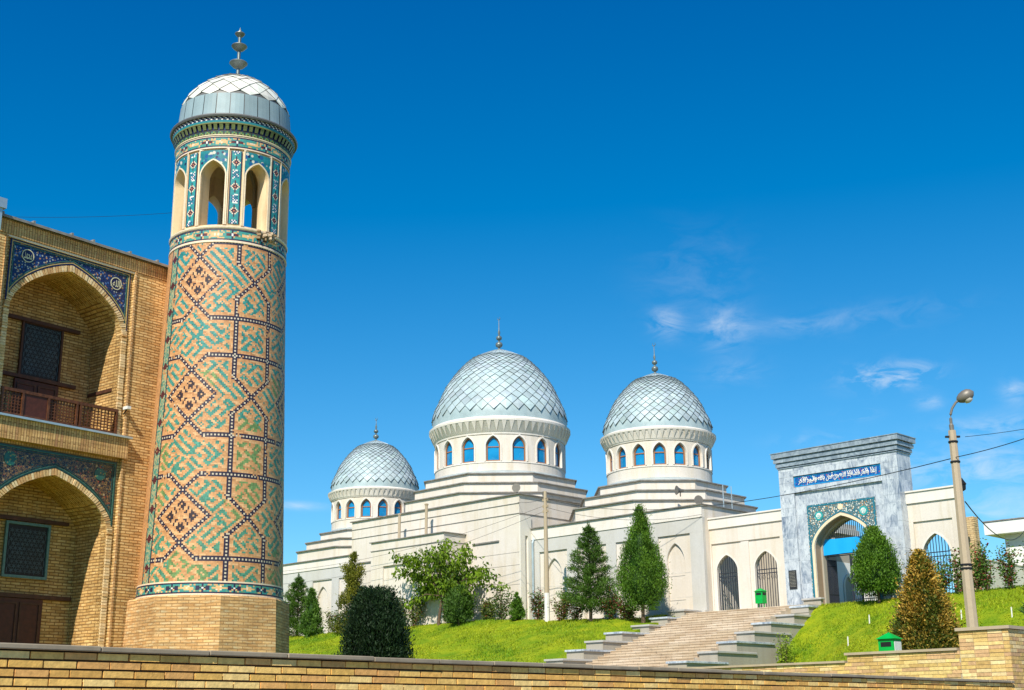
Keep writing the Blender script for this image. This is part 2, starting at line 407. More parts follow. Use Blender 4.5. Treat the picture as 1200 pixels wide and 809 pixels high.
def arched_wall(mb, u0, u1, v0, v1, z0, z1, ops, f=ident, step=None, mi=0, mir=0, k=.30, ztop=None, caps=True):
    """wall slab with pointed openings; ops = (uc, halfwidth, zbottom, zspring, zapex)"""
    us = {u0, u1}
    if step:
        n = max(1, int((u1-u0)/step)); us |= {u0+(u1-u0)*i/n for i in range(n+1)}
    for uc, hw, zb, zs, za in ops:
        us |= {uc+s_*hw*math.sin(math.pi*i/20) for i in range(11) for s_ in (-1, 1)}
    us = sorted(u for u in us if u0-1e-9 <= u <= u1+1e-9)
    us = [u for i, u in enumerate(us) if i == 0 or u-us[i-1] > 1e-4]
    prev = None
    for a, b in zip(us[:-1], us[1:]):
        mid = (a+b)/2; op = next((o for o in ops if abs(mid-o[0]) < o[1]), None)
        if op is None: segs = [((z0, z0), (z1, z1))]
        else:
            uc, hw, zb, zs, za = op
            ha, hb = (zs+arch_h((x-uc)/hw, za-zs, k) for x in (a, b))
            segs = []
            if zb > z0+1e-6: segs.append(((z0, z0), (zb, zb)))
            segs.append(((ha, hb), (z1, z1)))
            for x, q in ((a, ha), (b, hb)):            # jambs at the edges of the opening
                if abs(abs(x-uc)-hw) < 1e-6:
                    pts = [f(x, v0, zb), f(x, v1, zb), f(x, v1, zs), f(x, v0, zs)]
                    mb.quad(pts if x < uc else pts[::-1], mir)
            mb.quad([f(a, v0, ha), f(b, v0, hb), f(b, v1, hb), f(a, v1, ha)], mir)
            if zb > z0+1e-6: mb.quad([f(a, v0, zb), f(a, v1, zb), f(b, v1, zb), f(b, v0, zb)][::-1], mir)
        for (la, lb), (ta, tb) in segs:
            mb.quad([f(a, v0, la), f(b, v0, lb), f(b, v0, tb), f(a, v0, ta)], mi)
            mb.quad([f(b, v1, lb), f(a, v1, la), f(a, v1, ta), f(b, v1, tb)], mi)
        if caps:
            mb.quad([f(a, v0, z1), f(b, v0, z1), f(b, v1, z1), f(a, v1, z1)], mi)
    if caps:
        for x, rv in ((u0, True), (u1, False)):
            pts = [f(x, v0, z0), f(x, v1, z0), f(x, v1, z1), f(x, v0, z1)]; mb.quad(pts[::-1] if rv else pts, mi)
    return mb


def strip(mb, pts, w, v0, v1, mi=0, f=ident, closed=False):
    """flat band following a polyline in the (u, z) plane, w to its left side, standing from v1 out to v0"""
    n = len(pts); nor = []
    for i in range(n):
        a = pts[(i-1) % n] if closed else pts[max(i-1, 0)]; b = pts[(i+1) % n] if closed else pts[min(i+1, n-1)]; c = pts[i]
        d1 = Vector((c[0]-a[0], c[1]-a[1])); d2 = Vector((b[0]-c[0], b[1]-c[1]))
        if d1.length < 1e-9: d1 = d2
        if d2.length < 1e-9: d2 = d1
        d1.normalize(); d2.normalize(); m = Vector((-(d1.y+d2.y), d1.x+d2.x)); l_ = m.length
        m = m.normalized() if l_ > 1e-6 else Vector((-d1.y, d1.x)); q = max(.35, m.dot(Vector((-d1.y, d1.x)))); nor.append(m/q)
    out = [(p[0]+nn.x*w, p[1]+nn.y*w) for p, nn in zip(pts, nor)]
    for i in range(n if closed else n-1):
        j = (i+1) % n; a, b, c, d = pts[i], pts[j], out[j], out[i]
        mb.quad([f(a[0], v0, a[1]), f(b[0], v0, b[1]), f(c[0], v0, c[1]), f(d[0], v0, d[1])], mi)
        mb.quad([f(a[0], v1, a[1]), f(b[0], v1, b[1]), f(b[0], v0, b[1]), f(a[0], v0, a[1])], mi)
        mb.quad([f(d[0], v0, d[1]), f(c[0], v0, c[1]), f(c[0], v1, c[1]), f(d[0], v1, d[1])], mi)
    return mb


# Arabic lettering: joined forms spelled out, laid right to left
FORMS = {'ا': (0xFE8D, 0xFE8E, 0, 0), 'أ': (0xFE83, 0xFE84, 0, 0), 'آ': (0xFE81, 0xFE82, 0, 0), 'إ': (0xFE87, 0xFE88, 0, 0), 'ب': (0xFE8F, 0xFE90, 0xFE91, 0xFE92), 'ج': (0xFE9D, 0xFE9E, 0xFE9F, 0xFEA0),
         'ح': (0xFEA1, 0xFEA2, 0xFEA3, 0xFEA4), 'خ': (0xFEA5, 0xFEA6, 0xFEA7, 0xFEA8), 'د': (0xFEA9, 0xFEAA, 0, 0), 'ر': (0xFEAD, 0xFEAE, 0, 0), 'س': (0xFEB1, 0xFEB2, 0xFEB3, 0xFEB4),
         'ع': (0xFEC9, 0xFECA, 0xFECB, 0xFECC), 'ل': (0xFEDD, 0xFEDE, 0xFEDF, 0xFEE0), 'م': (0xFEE1, 0xFEE2, 0xFEE3, 0xFEE4), 'ن': (0xFEE5, 0xFEE6, 0xFEE7, 0xFEE8),
         'ه': (0xFEE9, 0xFEEA, 0xFEEB, 0xFEEC), 'و': (0xFEED, 0xFEEE, 0, 0), 'ي': (0xFEF1, 0xFEF2, 0xFEF3, 0xFEF4)}


def shape_ar(s):
    out = []
    for i, c in enumerate(s):
        if c not in FORMS: out.append(c); continue
        pj = i > 0 and s[i-1] in FORMS and FORMS[s[i-1]][2] != 0; nj = i+1 < len(s) and s[i+1] in FORMS and FORMS[c][2] != 0
        out.append(chr(FORMS[c][(3 if nj else 1) if pj else (2 if nj else 0)]))
    return ''.join(reversed(out))


def text_mesh(body, wid, hei, shear=0.):
    """text as (verts, faces) scaled into a box wid x hei centred on the origin"""
    cu = bpy.data.curves.new('lettering', 'FONT'); cu.body = body; cu.extrude = 0.0; cu.offset = .012; cu.shear = shear; cu.resolution_u = 3
    o = bpy.data.objects.new('lettering', cu); col.objects.link(o)
    me = bpy.data.meshes.new_from_object(o.evaluated_get(bpy.context.evaluated_depsgraph_get()))
    V = [tuple(v.co) for v in me.vertices]; F = [tuple(p.vertices) for p in me.polygons]
    bpy.data.objects.remove(o); bpy.data.curves.remove(cu); bpy.data.meshes.remove(me)
    x0, x1 = min(v[0] for v in V), max(v[0] for v in V); y0, y1 = min(v[1] for v in V), max(v[1] for v in V)
    sx, sy = wid/(x1-x0), hei/(y1-y0)
    return [((v[0]-(x0+x1)/2)*sx, (v[1]-(y0+y1)/2)*sy) for v in V], F


def lettering(name, body, uc, v, zc, wid, hei, mat, parent, shear=0.):
    V, F = text_mesh(body, wid, hei, shear); mb = MB(); k = 0
    mb.v = [(uc+x, v, zc+z) for x, z in V]; mb.f = F; mb.mi = [0]*len(F); mb.uv = [None]*len(F)
    return mb.build(name, mat, parent)


# ================================================================== SETTING
def smooth01(x): x = np.clip(x, 0, 1); return x*x*(3-2*x)


def height(u, v):
    u = np.asarray(u, float); v = np.asarray(v, float)
    low = 2.6 - .6*smooth01((-17-v)/17.0)
    zc = 6.72 + .48*smooth01((-9-u)/11.0)
    left = np.where(v > -3.5, zc+(6.86-zc)*smooth01((v+3.5)/3.3), zc+.333*(v+3.5)-.25*np.exp(-((v+9)/3.5)**2)*0)
    left = left-.34*smooth01((u+9.5)/2.2)*smooth01((-1.5-v)/1.5)
    right = np.where(v > -.7, 6.88, 6.88+(.45+.28*smooth01((7-u)/5.5))*(v+.7))
    right = right + .25*np.exp(-((u-12)/5)**2)*np.exp(-((v+3)/3)**2)
    stair = np.minimum(6.6, 6.4+.333*(v+1.5))
    h = np.where(u < -6.5, left, np.where(u < 1.1, stair, right))
    h = np.maximum(h, low)
    fade = smooth01((u-16.5)/6.0); h = h*(1-fade)+np.minimum(h, 2.5)*fade
    bumps = .05*np.sin(u*1.3+v*.7)*np.sin(v*1.1-u*.4)+.03*np.sin(u*3.1)*np.sin(v*2.7)
    return h+np.where((u < -7.2) | (u > 1.5), bumps, 0)*smooth01((-.2-v)/1.0)*smooth01((v+17.5)/2)


gm = MB(); S_ = 6000.
gm.quad([(-S_, -S_, 0), (S_, -S_, 0), (S_, S_, 0), (-S_, S_, 0)])
gr = gm.build('ground', 'pavement', kind='structure')
us = np.concatenate([np.arange(-90, -46, 4), np.arange(-46, -7.2, .6), [-7.1, -6.9, -6.51, -6.49, -4, -2, .5, 1.09, 1.11, 1.3], np.arange(1.6, 23, .6), [24, 25.7]])
vs = np.concatenate([np.arange(-70, -20, 3), np.arange(-20, 1.0, .5), np.arange(1, 60, 6)])
UU, VV = np.meshgrid(us, vs, indexing='ij'); ZZ = height(UU, VV)
tb = MB(); nv = len(vs); tb.v = [(float(a), float(b), float(c)) for a, b, c in zip(UU.ravel(), VV.ravel(), ZZ.ravel())]
for i in range(len(us)-1):
    for j in range(nv-1):
        tb.f.append((i*nv+j, (i+1)*nv+j, (i+1)*nv+j+1, i*nv+j+1)); tb.mi.append(0)
hill = tb.build('hill', 'lawn', fr=M, smooth=60, kind='structure')
import bmesh
bm = bmesh.new(); bm.from_mesh(hill.data)


def to_local(fr, x, y): dx, dy = x-fr.x, y-fr.y; return (dx*fr.e1[0]+dy*fr.e1[1], dx*fr.e2[0]+dy*fr.e2[1])


pa = to_local(M, *A.w(0, .2, 0)[:2]); pn = to_local(M, *(A.w(0, .2, 0)+Vector((A.e2[0], A.e2[1], 0)))[:2])
nn_ = Vector((pn[0]-pa[0], pn[1]-pa[1], 0))
bmesh.ops.bisect_plane(bm, geom=bm.verts[:]+bm.edges[:]+bm.faces[:], plane_co=(pa[0], pa[1], 0), plane_no=nn_, clear_inner=True)
bm.to_mesh(hill.data); bm.free()

# grass blades on the slopes
n = 150000
gu = np.where(nrs.rand(n) < .62, nrs.uniform(-42, -7.15, n), nrs.uniform(1.5, 17, n)); gv = nrs.uniform(-15.5, -.2, n)
gv = np.where((gu < -12) & (gv > -3.0), nrs.uniform(-13, -3.0, n), gv)
gz = height(gu, gv); hgt = nrs.uniform(.03, .09, n)*(1+.8*np.sin(gu*.9)*np.sin(gv*1.3+1)); wd = nrs.uniform(.012, .03, n); an = nrs.uniform(0, np.pi, n)
ln = nrs.normal(0, .04, (n, 2)); V3 = np.empty((n, 3, 3))
V3[:, 0] = np.stack([gu-wd*np.cos(an), gv-wd*np.sin(an), gz-.01], 1); V3[:, 1] = np.stack([gu+wd*np.cos(an), gv+wd*np.sin(an), gz-.01], 1)
V3[:, 2] = np.stack([gu+ln[:, 0], gv+ln[:, 1], gz+hgt], 1)
k_ = nrs.rand(n, 1); patch = (.5+.5*np.sin(gu*.55+np.sin(gv*.8)*1.5)*np.sin(gv*.6+1.1))[:, None]
gc = (np.array([[.13, .25, .006]])*(1-patch)+np.array([[.36, .39, .012]])*patch)*(.55+.9*k_)
go = npmesh('grass', V3.reshape(-1, 3), np.arange(n*3).reshape(-1, 3), gc, 'foliage'); go.location = (M.x, M.y, 0); go.rotation_euler = (0, 0, M.rot)
tag(go, 'bright green mown grass on the banks either side of the stairs', kind='stuff')


# ================================================================== FRONT WALLS
def brick_courses(name, parent, u0, u1, v0, z0, z1, bl, bh, joint, thick=.12, seed=3, fr=None, tones=None):
    r = random.Random(seed); mb = MB(); cs = []; row = 0; z = z0
    tones = tones or [(.80, .47, .12), (.86, .54, .16), (.76, .42, .11), (.88, .60, .22), (.72, .38, .12), (.84, .50, .14)]
    while z+bh <= z1+.001:
        u = u0-(bl/2 if row % 2 else 0)
        while u < u1:
            a, b = max(u, u0)+joint/2, min(u+bl*(1 if r.random() > .04 else .6), u1)-joint/2
            w_ = b-a+joint
            if b-a > .02:
                j = r.uniform(-.004, .004); dz = r.uniform(-.002, .002)
                mb.box(a+r.uniform(-.002, .002), b+r.uniform(-.002, .002), v0+j, v0+thick, z+joint/2+dz, z+bh-joint/2+dz)
                t_ = r.choice(tones); q = r.uniform(.88, 1.1); cs += [tuple(x*q for x in t_)]*6
            u += w_ if w_ > .02 else bl
            if b >= u1-joint: break
        z += bh; row += 1
    return mb.build(name, 'laid_brick', parent, colors=cs)


th = thing('garden_wall', 'long low wall of yellow brick with a grey stone coping, nearest the viewer', 'wall', A, (9, 0, 0))
core = MB().box(-9, 18.36, .022, .33, -.3, 2.13).build('mortar_bed', 'dark_mortar', th)
brick_courses('brickwork', th, -9, 18.36, 0, 2.13-33*.064, 2.1305, .275, .064, .015)
mb = MB(); u = -9.; r_n = random.Random(5)
while u < 18.30:
    l_ = min(r_n.uniform(.75, 1.0), 18.33-u); dz = r_n.uniform(-.004, .004); dv = r_n.uniform(-.008, .008)
    mb.box(u+.003, u+l_-.003, -.032+dv, .38, 2.133+dz, 2.174+dz); u += l_
cp = mb.build('coping', 'wall_cap', th)
bv = cp.modifiers.new('bevel', 'BEVEL'); bv.width = .008; bv.segments = 2

th = thing('brick_pier_wall', 'square yellow brick corner pier with thin pale cap and stepped lower wall', 'wall', M, (25.5, -34.9, 0))
TP = [(.62, .42, .15), (.70, .50, .20), (.56, .36, .13), (.74, .56, .28), (.58, .36, .18)]
MB().box(25.045, 25.94, -35.018, -34.1, -.3, 3.045).box(25.6, 25.94, -34.1, -18, -.3, 3.045).box(22.75, 25.045, -35.008, -34.7, -.3, 2.72).box(15.5, 22.75, -35.008, -34.7, -.3, 2.585).build('mortar_bed', 'coping_stone', th)
b1 = brick_courses('pier_brickwork', th, 25.03, 25.955, -35.03, 3.05-46*.066, 3.051, .27, .066, .008, .1, 8, tones=TP)
b2 = brick_courses('low_brickwork', th, 15.5, 25.02, -35.02, 2.585-39*.066, 2.586, .27, .066, .008, .1, 9, tones=TP)
b3 = brick_courses('step_brickwork', th, 22.76, 25.02, -35.02, 2.588, 2.721, .27, .066, .008, .1, 10, tones=TP)
mbs = MB(); rs = random.Random(4); cs = []
for i in range(46):
    z = 3.05-46*.066+i*.066; v = -35.03-(.135 if i % 2 else 0)
    while v < -18:
        a, b = max(v, -35.02)+.004, min(v+.27, -18)-.004
        if b-a > .03:
            mbs.box(25.86, 25.955+rs.uniform(-.003, .003), a, b, z+.004, z+.062); t_ = rs.choice(TP); q = rs.uniform(.8, 1.1); cs += [tuple(x*q for x in t_)]*6
        v += .27
mbs.build('side_brickwork', 'laid_brick', th, colors=cs)
MB().box(24.99, 25.99, -35.07, -34.05, 3.055, 3.11).box(25.56, 25.99, -34.047, -17.97, 3.055, 3.105).box(22.72, 24.985, -35.06, -34.65, 2.725, 2.77).box(15.4, 22.715, -35.06, -34.65, 2.59, 2.63).build('coping', 'concrete', th)

# ================================================================== STAIRS
th = thing('staircase', 'wide sandy stone staircase climbing between stepped cheek walls to the marble gate', 'staircase', M, (-2.7, -8, 2.6))
prof = [(.1, 5.5), (.1, 6.9)]; v = -1.5; z = 6.9
for i in range(29):
    prof.append((v-.02, z)); prof.append((v-.02, z-.045)); prof.append((v, z-.045)); z -= .15; prof.append((v, z)); v -= .45
prof += [(v, 2.0), (v+8, 2.0)]
MB().prism(prof, 'u', -5.92, .42).build('steps', 'stair_stone', th)
zl = [3.42, 3.89, 4.36, 4.83, 5.30, 5.76, 6.20, 6.65, 7.11]; vl = [-14.1, -12.65, -11.2, -9.72, -8.28, -6.79, -4.65, -3.12, -1.65]
zr = [3.50, 3.98, 4.46, 4.94, 5.43, 5.90, 6.36, 6.84, 7.28]; vr = [-12.9, -11.5, -9.21, -7.72, -6.26, -4.86, -2.83, -1.47, -.3]


def cheek(name, u0, u1, vv, zz, length, back):
    pr = [(back, 1.8), (back, zz[-1]-.1)]
    for i in reversed(range(len(vv))):
        pr.append((vv[i], zz[i]-.1)); pr.append((vv[i], (zz[i-1]-.1) if i else 1.8))
    ck = MB().prism(pr, 'u', u0, u1).build(name, 'cheek_render', th)
    for i, (v_, z_) in enumerate(zip(vv, zz)):
        c = MB().box(u0-.07, u1+.07, v_-.08, min(v_+length, back+.1), z_-.098, z_).build('cap', 'grey_marble' if i % 2 else 'stone_cap', ck)
        c.modifiers.new('bevel', 'BEVEL').width = .012


cheek('cheek_wall', -7.0, -5.93, vl, zl, 3.1, -.3)
cheek('cheek_wall', .43, 1.42, vr, zr, 3.0, -.1)
tag(MB().box(-7.2, 1.42, -1.50+.003, .62, 6.5, 6.896).build('landing', 'paving', fr=M), kind='structure')

# ================================================================== MOSQUE
th = thing('mosque', 'long cream mosque with three silvery scaled domes on windowed drums above stepped roofs', 'mosque', M, (-26.3, 5.4, 6.9))


def octagon(c, ap): rr = ap/math.cos(R(22.5)); return [(c[0]+rr*math.cos(R(22.5+45*k)), c[1]+rr*math.sin(R(22.5+45*k))) for k in range(8)]


def dome_prof(r0, z0, h):
    key = [(0, 1), (.11, .997), (.25, .962), (.36, .905), (.61, .785), (.84, .600), (1.0, .425), (1.08, .272), (1.147, .10), (1.172, .02)]
    out = []
    for i in range(len(key)-1):
        p0, p1, p2, p3 = key[max(i-1, 0)], key[i], key[i+1], key[min(i+2, len(key)-1)]
        for s_ in range(6):
            t_ = s_/6; q = []
            for a, b, c, d in zip(p0, p1, p2, p3): q.append(.5*((2*b)+(-a+c)*t_+(2*a-5*b+4*c-d)*t_*t_+(-a+3*b-3*c+d)*t_**3))
            out.append(q)
    out.append(list(key[-1]))
    return [(q[1]*r0, z0+q[0]/1.172*h) for q in out]


def scales(prof, c, n, zstart, rstop, seed, lift=.085, aspect=1.0, tone=(.40, .49, .505)):
    """overlapping diamond sheets laid over a profile of revolution"""
    rr = np.array([p[0] for p in prof]); zz = np.array([p[1] for p in prof])
    s = np.concatenate([[0], np.cumsum(np.hypot(np.diff(rr), np.diff(zz)))])
    def at(x): return float(np.interp(x, s, rr)), float(np.interp(x, s, zz))
    def P(x, a, off):
        r, z = at(x); r2, z2 = at(x+.05); r1, z1 = at(x-.05); d = math.hypot(r2-r1, z2-z1) or 1; nr, nz_ = (z2-z1)/d, -(r2-r1)/d
        r += nr*off; z += nz_*off; return (c[0]+r*math.cos(a), c[1]+r*math.sin(a), z)
    mb = MB(); cs = []; r = random.Random(seed)
    x = float(np.interp(zstart, zz, s)); k = 0
    while True:
        rad = at(x)[0]
        if rad < rstop: break
        w = 2*math.pi*rad/n; h = w*.5*aspect
        rad2 = at(x+h)[0]; h2 = math.pi*rad2/n*aspect
        for j in range(n):
            a = 2*math.pi*(j+(.5 if k % 2 else 0))/n; da = math.pi/n*.985; li = lift*r.uniform(.8, 1.25)
            b, l, rr_, t_ = P(x-h, a, li), P(x, a-da, li*.55), P(x, a+da, li*.55), P(x+h2*.98, a, .004)
            m_ = P(x, a, li*.62)
            mb.quad([b, rr_, m_]); mb.quad([rr_, t_, m_]); mb.quad([t_, l, m_]); mb.quad([l, b, m_])
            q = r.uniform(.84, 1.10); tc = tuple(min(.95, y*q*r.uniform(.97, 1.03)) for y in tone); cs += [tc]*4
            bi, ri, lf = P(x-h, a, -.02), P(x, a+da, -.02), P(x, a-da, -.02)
            mb.quad([bi, ri, rr_, b]); mb.quad([lf, bi, b, l]); cs += [tuple(y*.22 for y in tone)]*2  # edge skirts coloured dark to paint the shadow line under each sheet
        k += 1; x += h2
    return mb, cs


def finial(z0, s, c, ztop):
    p = [(.10*s, z0-.08), (.16*s, z0), (.08*s, z0+.12*s)]
    def ball(zc, r): return [(r*math.cos(R(t_)), zc+r*.85*math.sin(R(t_))) for t_ in range(-75, 76, 15)]
    p += ball(z0+.40*s, .27*s)+[(.08*s, z0+.66*s)]+ball(z0+.92*s, .22*s)+[(.06*s, z0+1.16*s), (.10*s, z0+1.35*s), (.035*s, z0+1.6*s), (.02*s, ztop-.25), (.0, ztop-.2)]
    mb = MB().lathe(p, c, 14)
    ring = [(c[0]+.11*math.sin(a), c[1], ztop-.13-.11*math.cos(a)) for a in [R(x) for x in range(-140, 141, 20)]]
    mb.tube(ring, [.006+.022*math.cos(R(x)*.62) for x in range(-140, 141, 20)], 5)
    return mb


def domed_tower(uc, vc, tiers, ztier0, rd, zd0, zd1, rcor, r0, zdome, ztip, zfin, hw, zwb, zws, zwa, seed):
    c = (uc, vc); z_prev = ztier0
    for i, (ap, zt) in enumerate(tiers):
        mb = MB().prism(octagon(c, ap), 'z', z_prev-.3, zt-.07); o = mb.build('roof_tier', 'cream_render', th)
        MB().prism(octagon(c, ap+.13), 'z', zt-.067, zt).build('edge', 'zinc_edge', o); z_prev = zt
    MB().lathe([(tiers[-1][0]-.1, zt+.004), (rd+.02, zd0+.28), (rd-.1, zd0+.3)], c, 48).build('lead_skirt', 'zinc', th, smooth=30)
    # drum with real openings
    f = lambda a, v_, z_: (c[0]+(rd-v_)*math.cos(a/rd), c[1]+(rd-v_)*math.sin(a/rd), z_)
    mb = MB(); th0 = R(-28.7); ops = [((th0+2*math.pi*k/16)*rd, hw, zwb, zws, zwa) for k in range(16)]
    arched_wall(mb, (th0-math.pi/16)*rd, (th0-math.pi/16+2*math.pi)*rd, 0, .42, zd0-.4, zd1, ops, f, step=.35, caps=False)
    drum = mb.build('drum', 'cream_render', th)
    tr = MB()
    for op in ops:
        pts = [(op[0]-hw-.02, zwb)]+arch_pts(op[0], hw+.02, zws, zwa-zws+.03, 10)+[(op[0]+hw+.02, zwb)]
        strip(tr, pts, .085, -.055, .01, 0, f)
    for k in range(72):
        a0_, a1_ = 2*math.pi*k/72, 2*math.pi*(k+1)/72
        tr.quad([f(a0_*rd, -.035, zwb-.10), f(a1_*rd, -.035, zwb-.10), f(a1_*rd, -.035, zwb-.04), f(a0_*rd, -.035, zwb-.04)])
        tr.quad([f(a0_*rd, -.035, zwb-.04), f(a1_*rd, -.035, zwb-.04), f(a1_*rd, 0, zwb-.04), f(a0_*rd, 0, zwb-.04)])
    tr.build('window_surround', 'cream_trim', drum)
    for op in ops:
        w_ = MB(); ins = [(op[0]-hw*.98, zwb+.01)]+arch_pts(op[0], hw*.98, zws, zwa-zws-.01, 9)+[(op[0]+hw*.98, zwb+.01)]
        strip(w_, ins, -.07, .12, .2, 1, f, closed=True)
        for y in (zwb+(zwa-zwb)*.56,): w_.quad([f(op[0]-hw, .13, y), f(op[0]+hw, .13, y), f(op[0]+hw, .13, y+.06), f(op[0]-hw, .13, y+.06)], 1)
        n_ = len(ins)//2
        for i in range(len(ins)-1):   # glass as a fan
            w_.quad([f(ins[i][0], .19, ins[i][1]), f(ins[i+1][0], .19, ins[i+1][1]), f(op[0], .19, zwb+.3)][::-1])
        w_.quad([f(ins[0][0], .19, ins[0][1]), f(ins[-1][0], .19, ins[-1][1]), f(op[0], .19, zwb+.3)])
        w_.build('window', ['window_glass', 'frame_brown'], drum)
    # cornice with a ring of small corbels
    dz = zdome-zd1
    cm = MB().lathe([(rd-.05, zd1), (rd+.05, zd1+.03), (rd+.07, zd1+.12*dz), (rd+.10, zd1+.14*dz), (rcor-.06, zd1+.70*dz), (rcor, zd1+.74*dz), (rcor+.015, zd1+.86*dz), (r0+.05, zd1+.92*dz), (r0+.02, zdome), (r0-.2, zdome+.02)], c, 64)
    corn = cm.build('cornice', 'cream_trim', th, smooth=35)
    cb = MB(); nb = 60
    for k in range(nb):
        a = 2*math.pi*k/nb; da = math.pi/nb*.62
        def Q(r, z, t_): return (c[0]+r*math.cos(a+t_), c[1]+r*math.sin(a+t_), z)
        zt_, zb_ = zd1+.72*dz, zd1+.16*dz
        A_, B_, C_, D_ = Q(rcor+.02, zt_, -da), Q(rcor+.02, zt_, da), Q(rd+.13, zb_, 0), Q(rcor-.25, zt_, 0)
        cb.quad([C_, B_, A_]); cb.quad([C_, A_, D_]); cb.quad([C_, D_, B_])
    cb.build('corbel_ring', 'cream_trim', corn)
    prof = dome_prof(r0, zdome, ztip-zdome)
    d = MB().lathe([(p[0]-.01, p[1]) for p in prof], c, 64); cols = [(.50, .58, .60)]*len(d.f)
    dome = d.build('dome', 'dome_sheet', th, smooth=50, colors=[(.38, .465, .475) if (i//4) % 2 else (.35, .44, .455) for i in range(len(d.f))])
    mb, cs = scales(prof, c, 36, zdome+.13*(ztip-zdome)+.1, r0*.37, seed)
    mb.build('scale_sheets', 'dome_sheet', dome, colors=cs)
    sm = MB(); rr = np.array([p[0] for p in prof]); zz = np.array([p[1] for p in prof])
    for k in range(32):                      # standing seams on cap and skirt
        a = 2*math.pi*k/32
        ps = [(r, z) for r, z in prof if r < r0*.40 and r > .1]
        sm.tube([(c[0]+(r+.012)*math.cos(a), c[1]+(r+.012)*math.sin(a), z+.012) for r, z in ps], .012, 4)
    sm.build('seams', 'zinc', dome)
    finial(ztip-.02, .95 if r0 > 4 else .8, c, zfin).build('finial', 'finial_metal', dome, smooth=50)


domed_tower(-26.3, 5.4, [(6.3, 15.58), (5.7, 16.32), (5.0, 17.05)], 14.8, 4.47, 17.05, 19.72, 4.88, 4.67, 20.93, 26.76, 29.2, .465, 17.95, 18.95, 19.62, 1)
domed_tower(-12.6, 5.4, [(5.35, 13.59), (4.75, 14.26), (3.78, 15.0)], 12.75, 3.2, 15.0, 17.48, 3.55, 3.33, 18.33, 22.40, 24.44, .375, 16.02, 16.78, 17.33, 2)
domed_tower(-39.6, 5.4, [(5.35, 13.59), (4.75, 14.26), (3.78, 15.0)], 12.75, 3.18, 15.0, 17.42, 3.50, 3.28, 18.2, 22.28, 24.1, .375, 15.96, 16.72, 17.28, 3)

# central hall
hall = MB().box(-34.3, -18.4, -1, 12, 6.4, 14.78).build('hall_wall', 'cream_render', th)
MB().box(-34.42, -18.28, -1.12, 12.1, 14.784, 14.85).build('roof_edge', 'zinc_edge', hall)
lm = MB()
for z, u0, u1 in ((14.24, -34.31, -18.39), (13.62, -34.31, -18.39)): lm.box(u0, u1, -1.035, -.99, z, z+.035)
lm.box(-22.4, -20.1, -1.09, -.99, 12.08, 12.16).box(-33.6, -31.9, -1.09, -.99, 11.9, 11.98)
for z in (13.62,): lm.box(-18.41, -18.36, -1.0, 11, z, z+.035)
for z in (8.35, 9.4, 10.55, 11.3): lm.box(-34.31, -18.39, -1.008, -.99, z, z+.018)
lm.build('groove_strips', 'zinc_edge', hall)  # dark ledges and strips stand in for shadowed wall grooves and joints
sp = MB().box(-18.40, -18.30, -1.02, -.62, 6.4, 13.5).box(-18.40, -18.30, -.36, -.05, 6.4, 13.5).box(-18.40, -18.30, -.62, -.36, 12.3, 13.5).build('side_pilaster', 'pale_render', hall)
# projecting bay
bay = MB().box(-30.0, -23.08, -2.72, -1.0, 6.4, 11.2).box(-30, -28.8, -2.85, -2.72, 6.4, 11.2).box(-23.45, -23.08, -2.85, -2.72, 6.4, 11.2).box(-30, -23.08, -2.85, -1.0, 11.202, 12.78)
for z in (8.3, 9.5, 10.4): bay.box(-28.8, -23.45, -2.728, -2.72, z, z+.02)
bay = bay.build('projecting_bay', 'cream_render', th)
MB().box(-30.1, -22.98, -2.95, -.99, 12.784, 12.84).box(-30.02, -23.06, -2.89, -.99, 12.22, 12.27).build('roof_edge', 'zinc_edge', bay)
MB().box(-23.08, -23.04, -2.25, -1.5, 6.4, 9.0).build('side_door', 'slate_roof', bay)
MB().box(-23.08, -23.0, -1.45, -1.15, 6.4, 9.05).box(-23.08, -23.0, -2.6, -2.3, 6.4, 9.05).build('door_pier', 'white_render', bay)
for u, z0_, z1_ in ((-28.35, 12.8, 14.55), (-25.75, 12.8, 14.9)):
    MB().tube([(u, -1.9, z0_), (u+.02, -1.9, z1_)], .10, 8).lathe([(.13, z1_), (.13, z1_+.07), (0, z1_+.12)], (u+.02, -1.9), 8).build('vent_pipe', 'concrete', bay)


def side_wing(u0, u1, panels, pil, ztop=12.8, vback=11.):
    body = MB().box(u0, u1, .22, vback, 6.4, 12.74).build('wing_wall', 'cream_render', th)
    g_ = MB()
    for a, b in pil: g_.box(a, b, 0, .22, 6.4, 11.30)
    g_.box(u0, u1, 0, .22, 11.302, 12.08); g_.build('grey_frame', 'grey_stone', body)
    MB().box(u0, u1, -.05, .22, 12.083, 12.74).build('parapet_band', 'cream_trim', body)
    MB().box(u0-.1, u1+.1, -.16, vback+.1, 12.744, 12.8).build('roof_edge', 'zinc_edge', body)
    pm = MB(); jm = MB()
    for a, b in panels:
        mid = (a+b)/2
        arched_wall(pm, a, b, .10, .219, 6.4, 11.30, [(mid, .58, 6.4, 9.95, 10.86)], step=None)
        for z in (9.2, 7.9): jm.box(a, b, .092, .10, z, z+.016)
        strip(jm, arch_pts(mid, .58, 9.95, .91, 10), .035, .085, .10)
    pm.build('arched_panel', 'cream_render', body); jm.build('joints', 'grey_stone', body)
    MB().box(u0-.02, u1+.02, -.16, -.003, 6.3, 7.12).build('plinth', 'grey_stone', body)
    return body


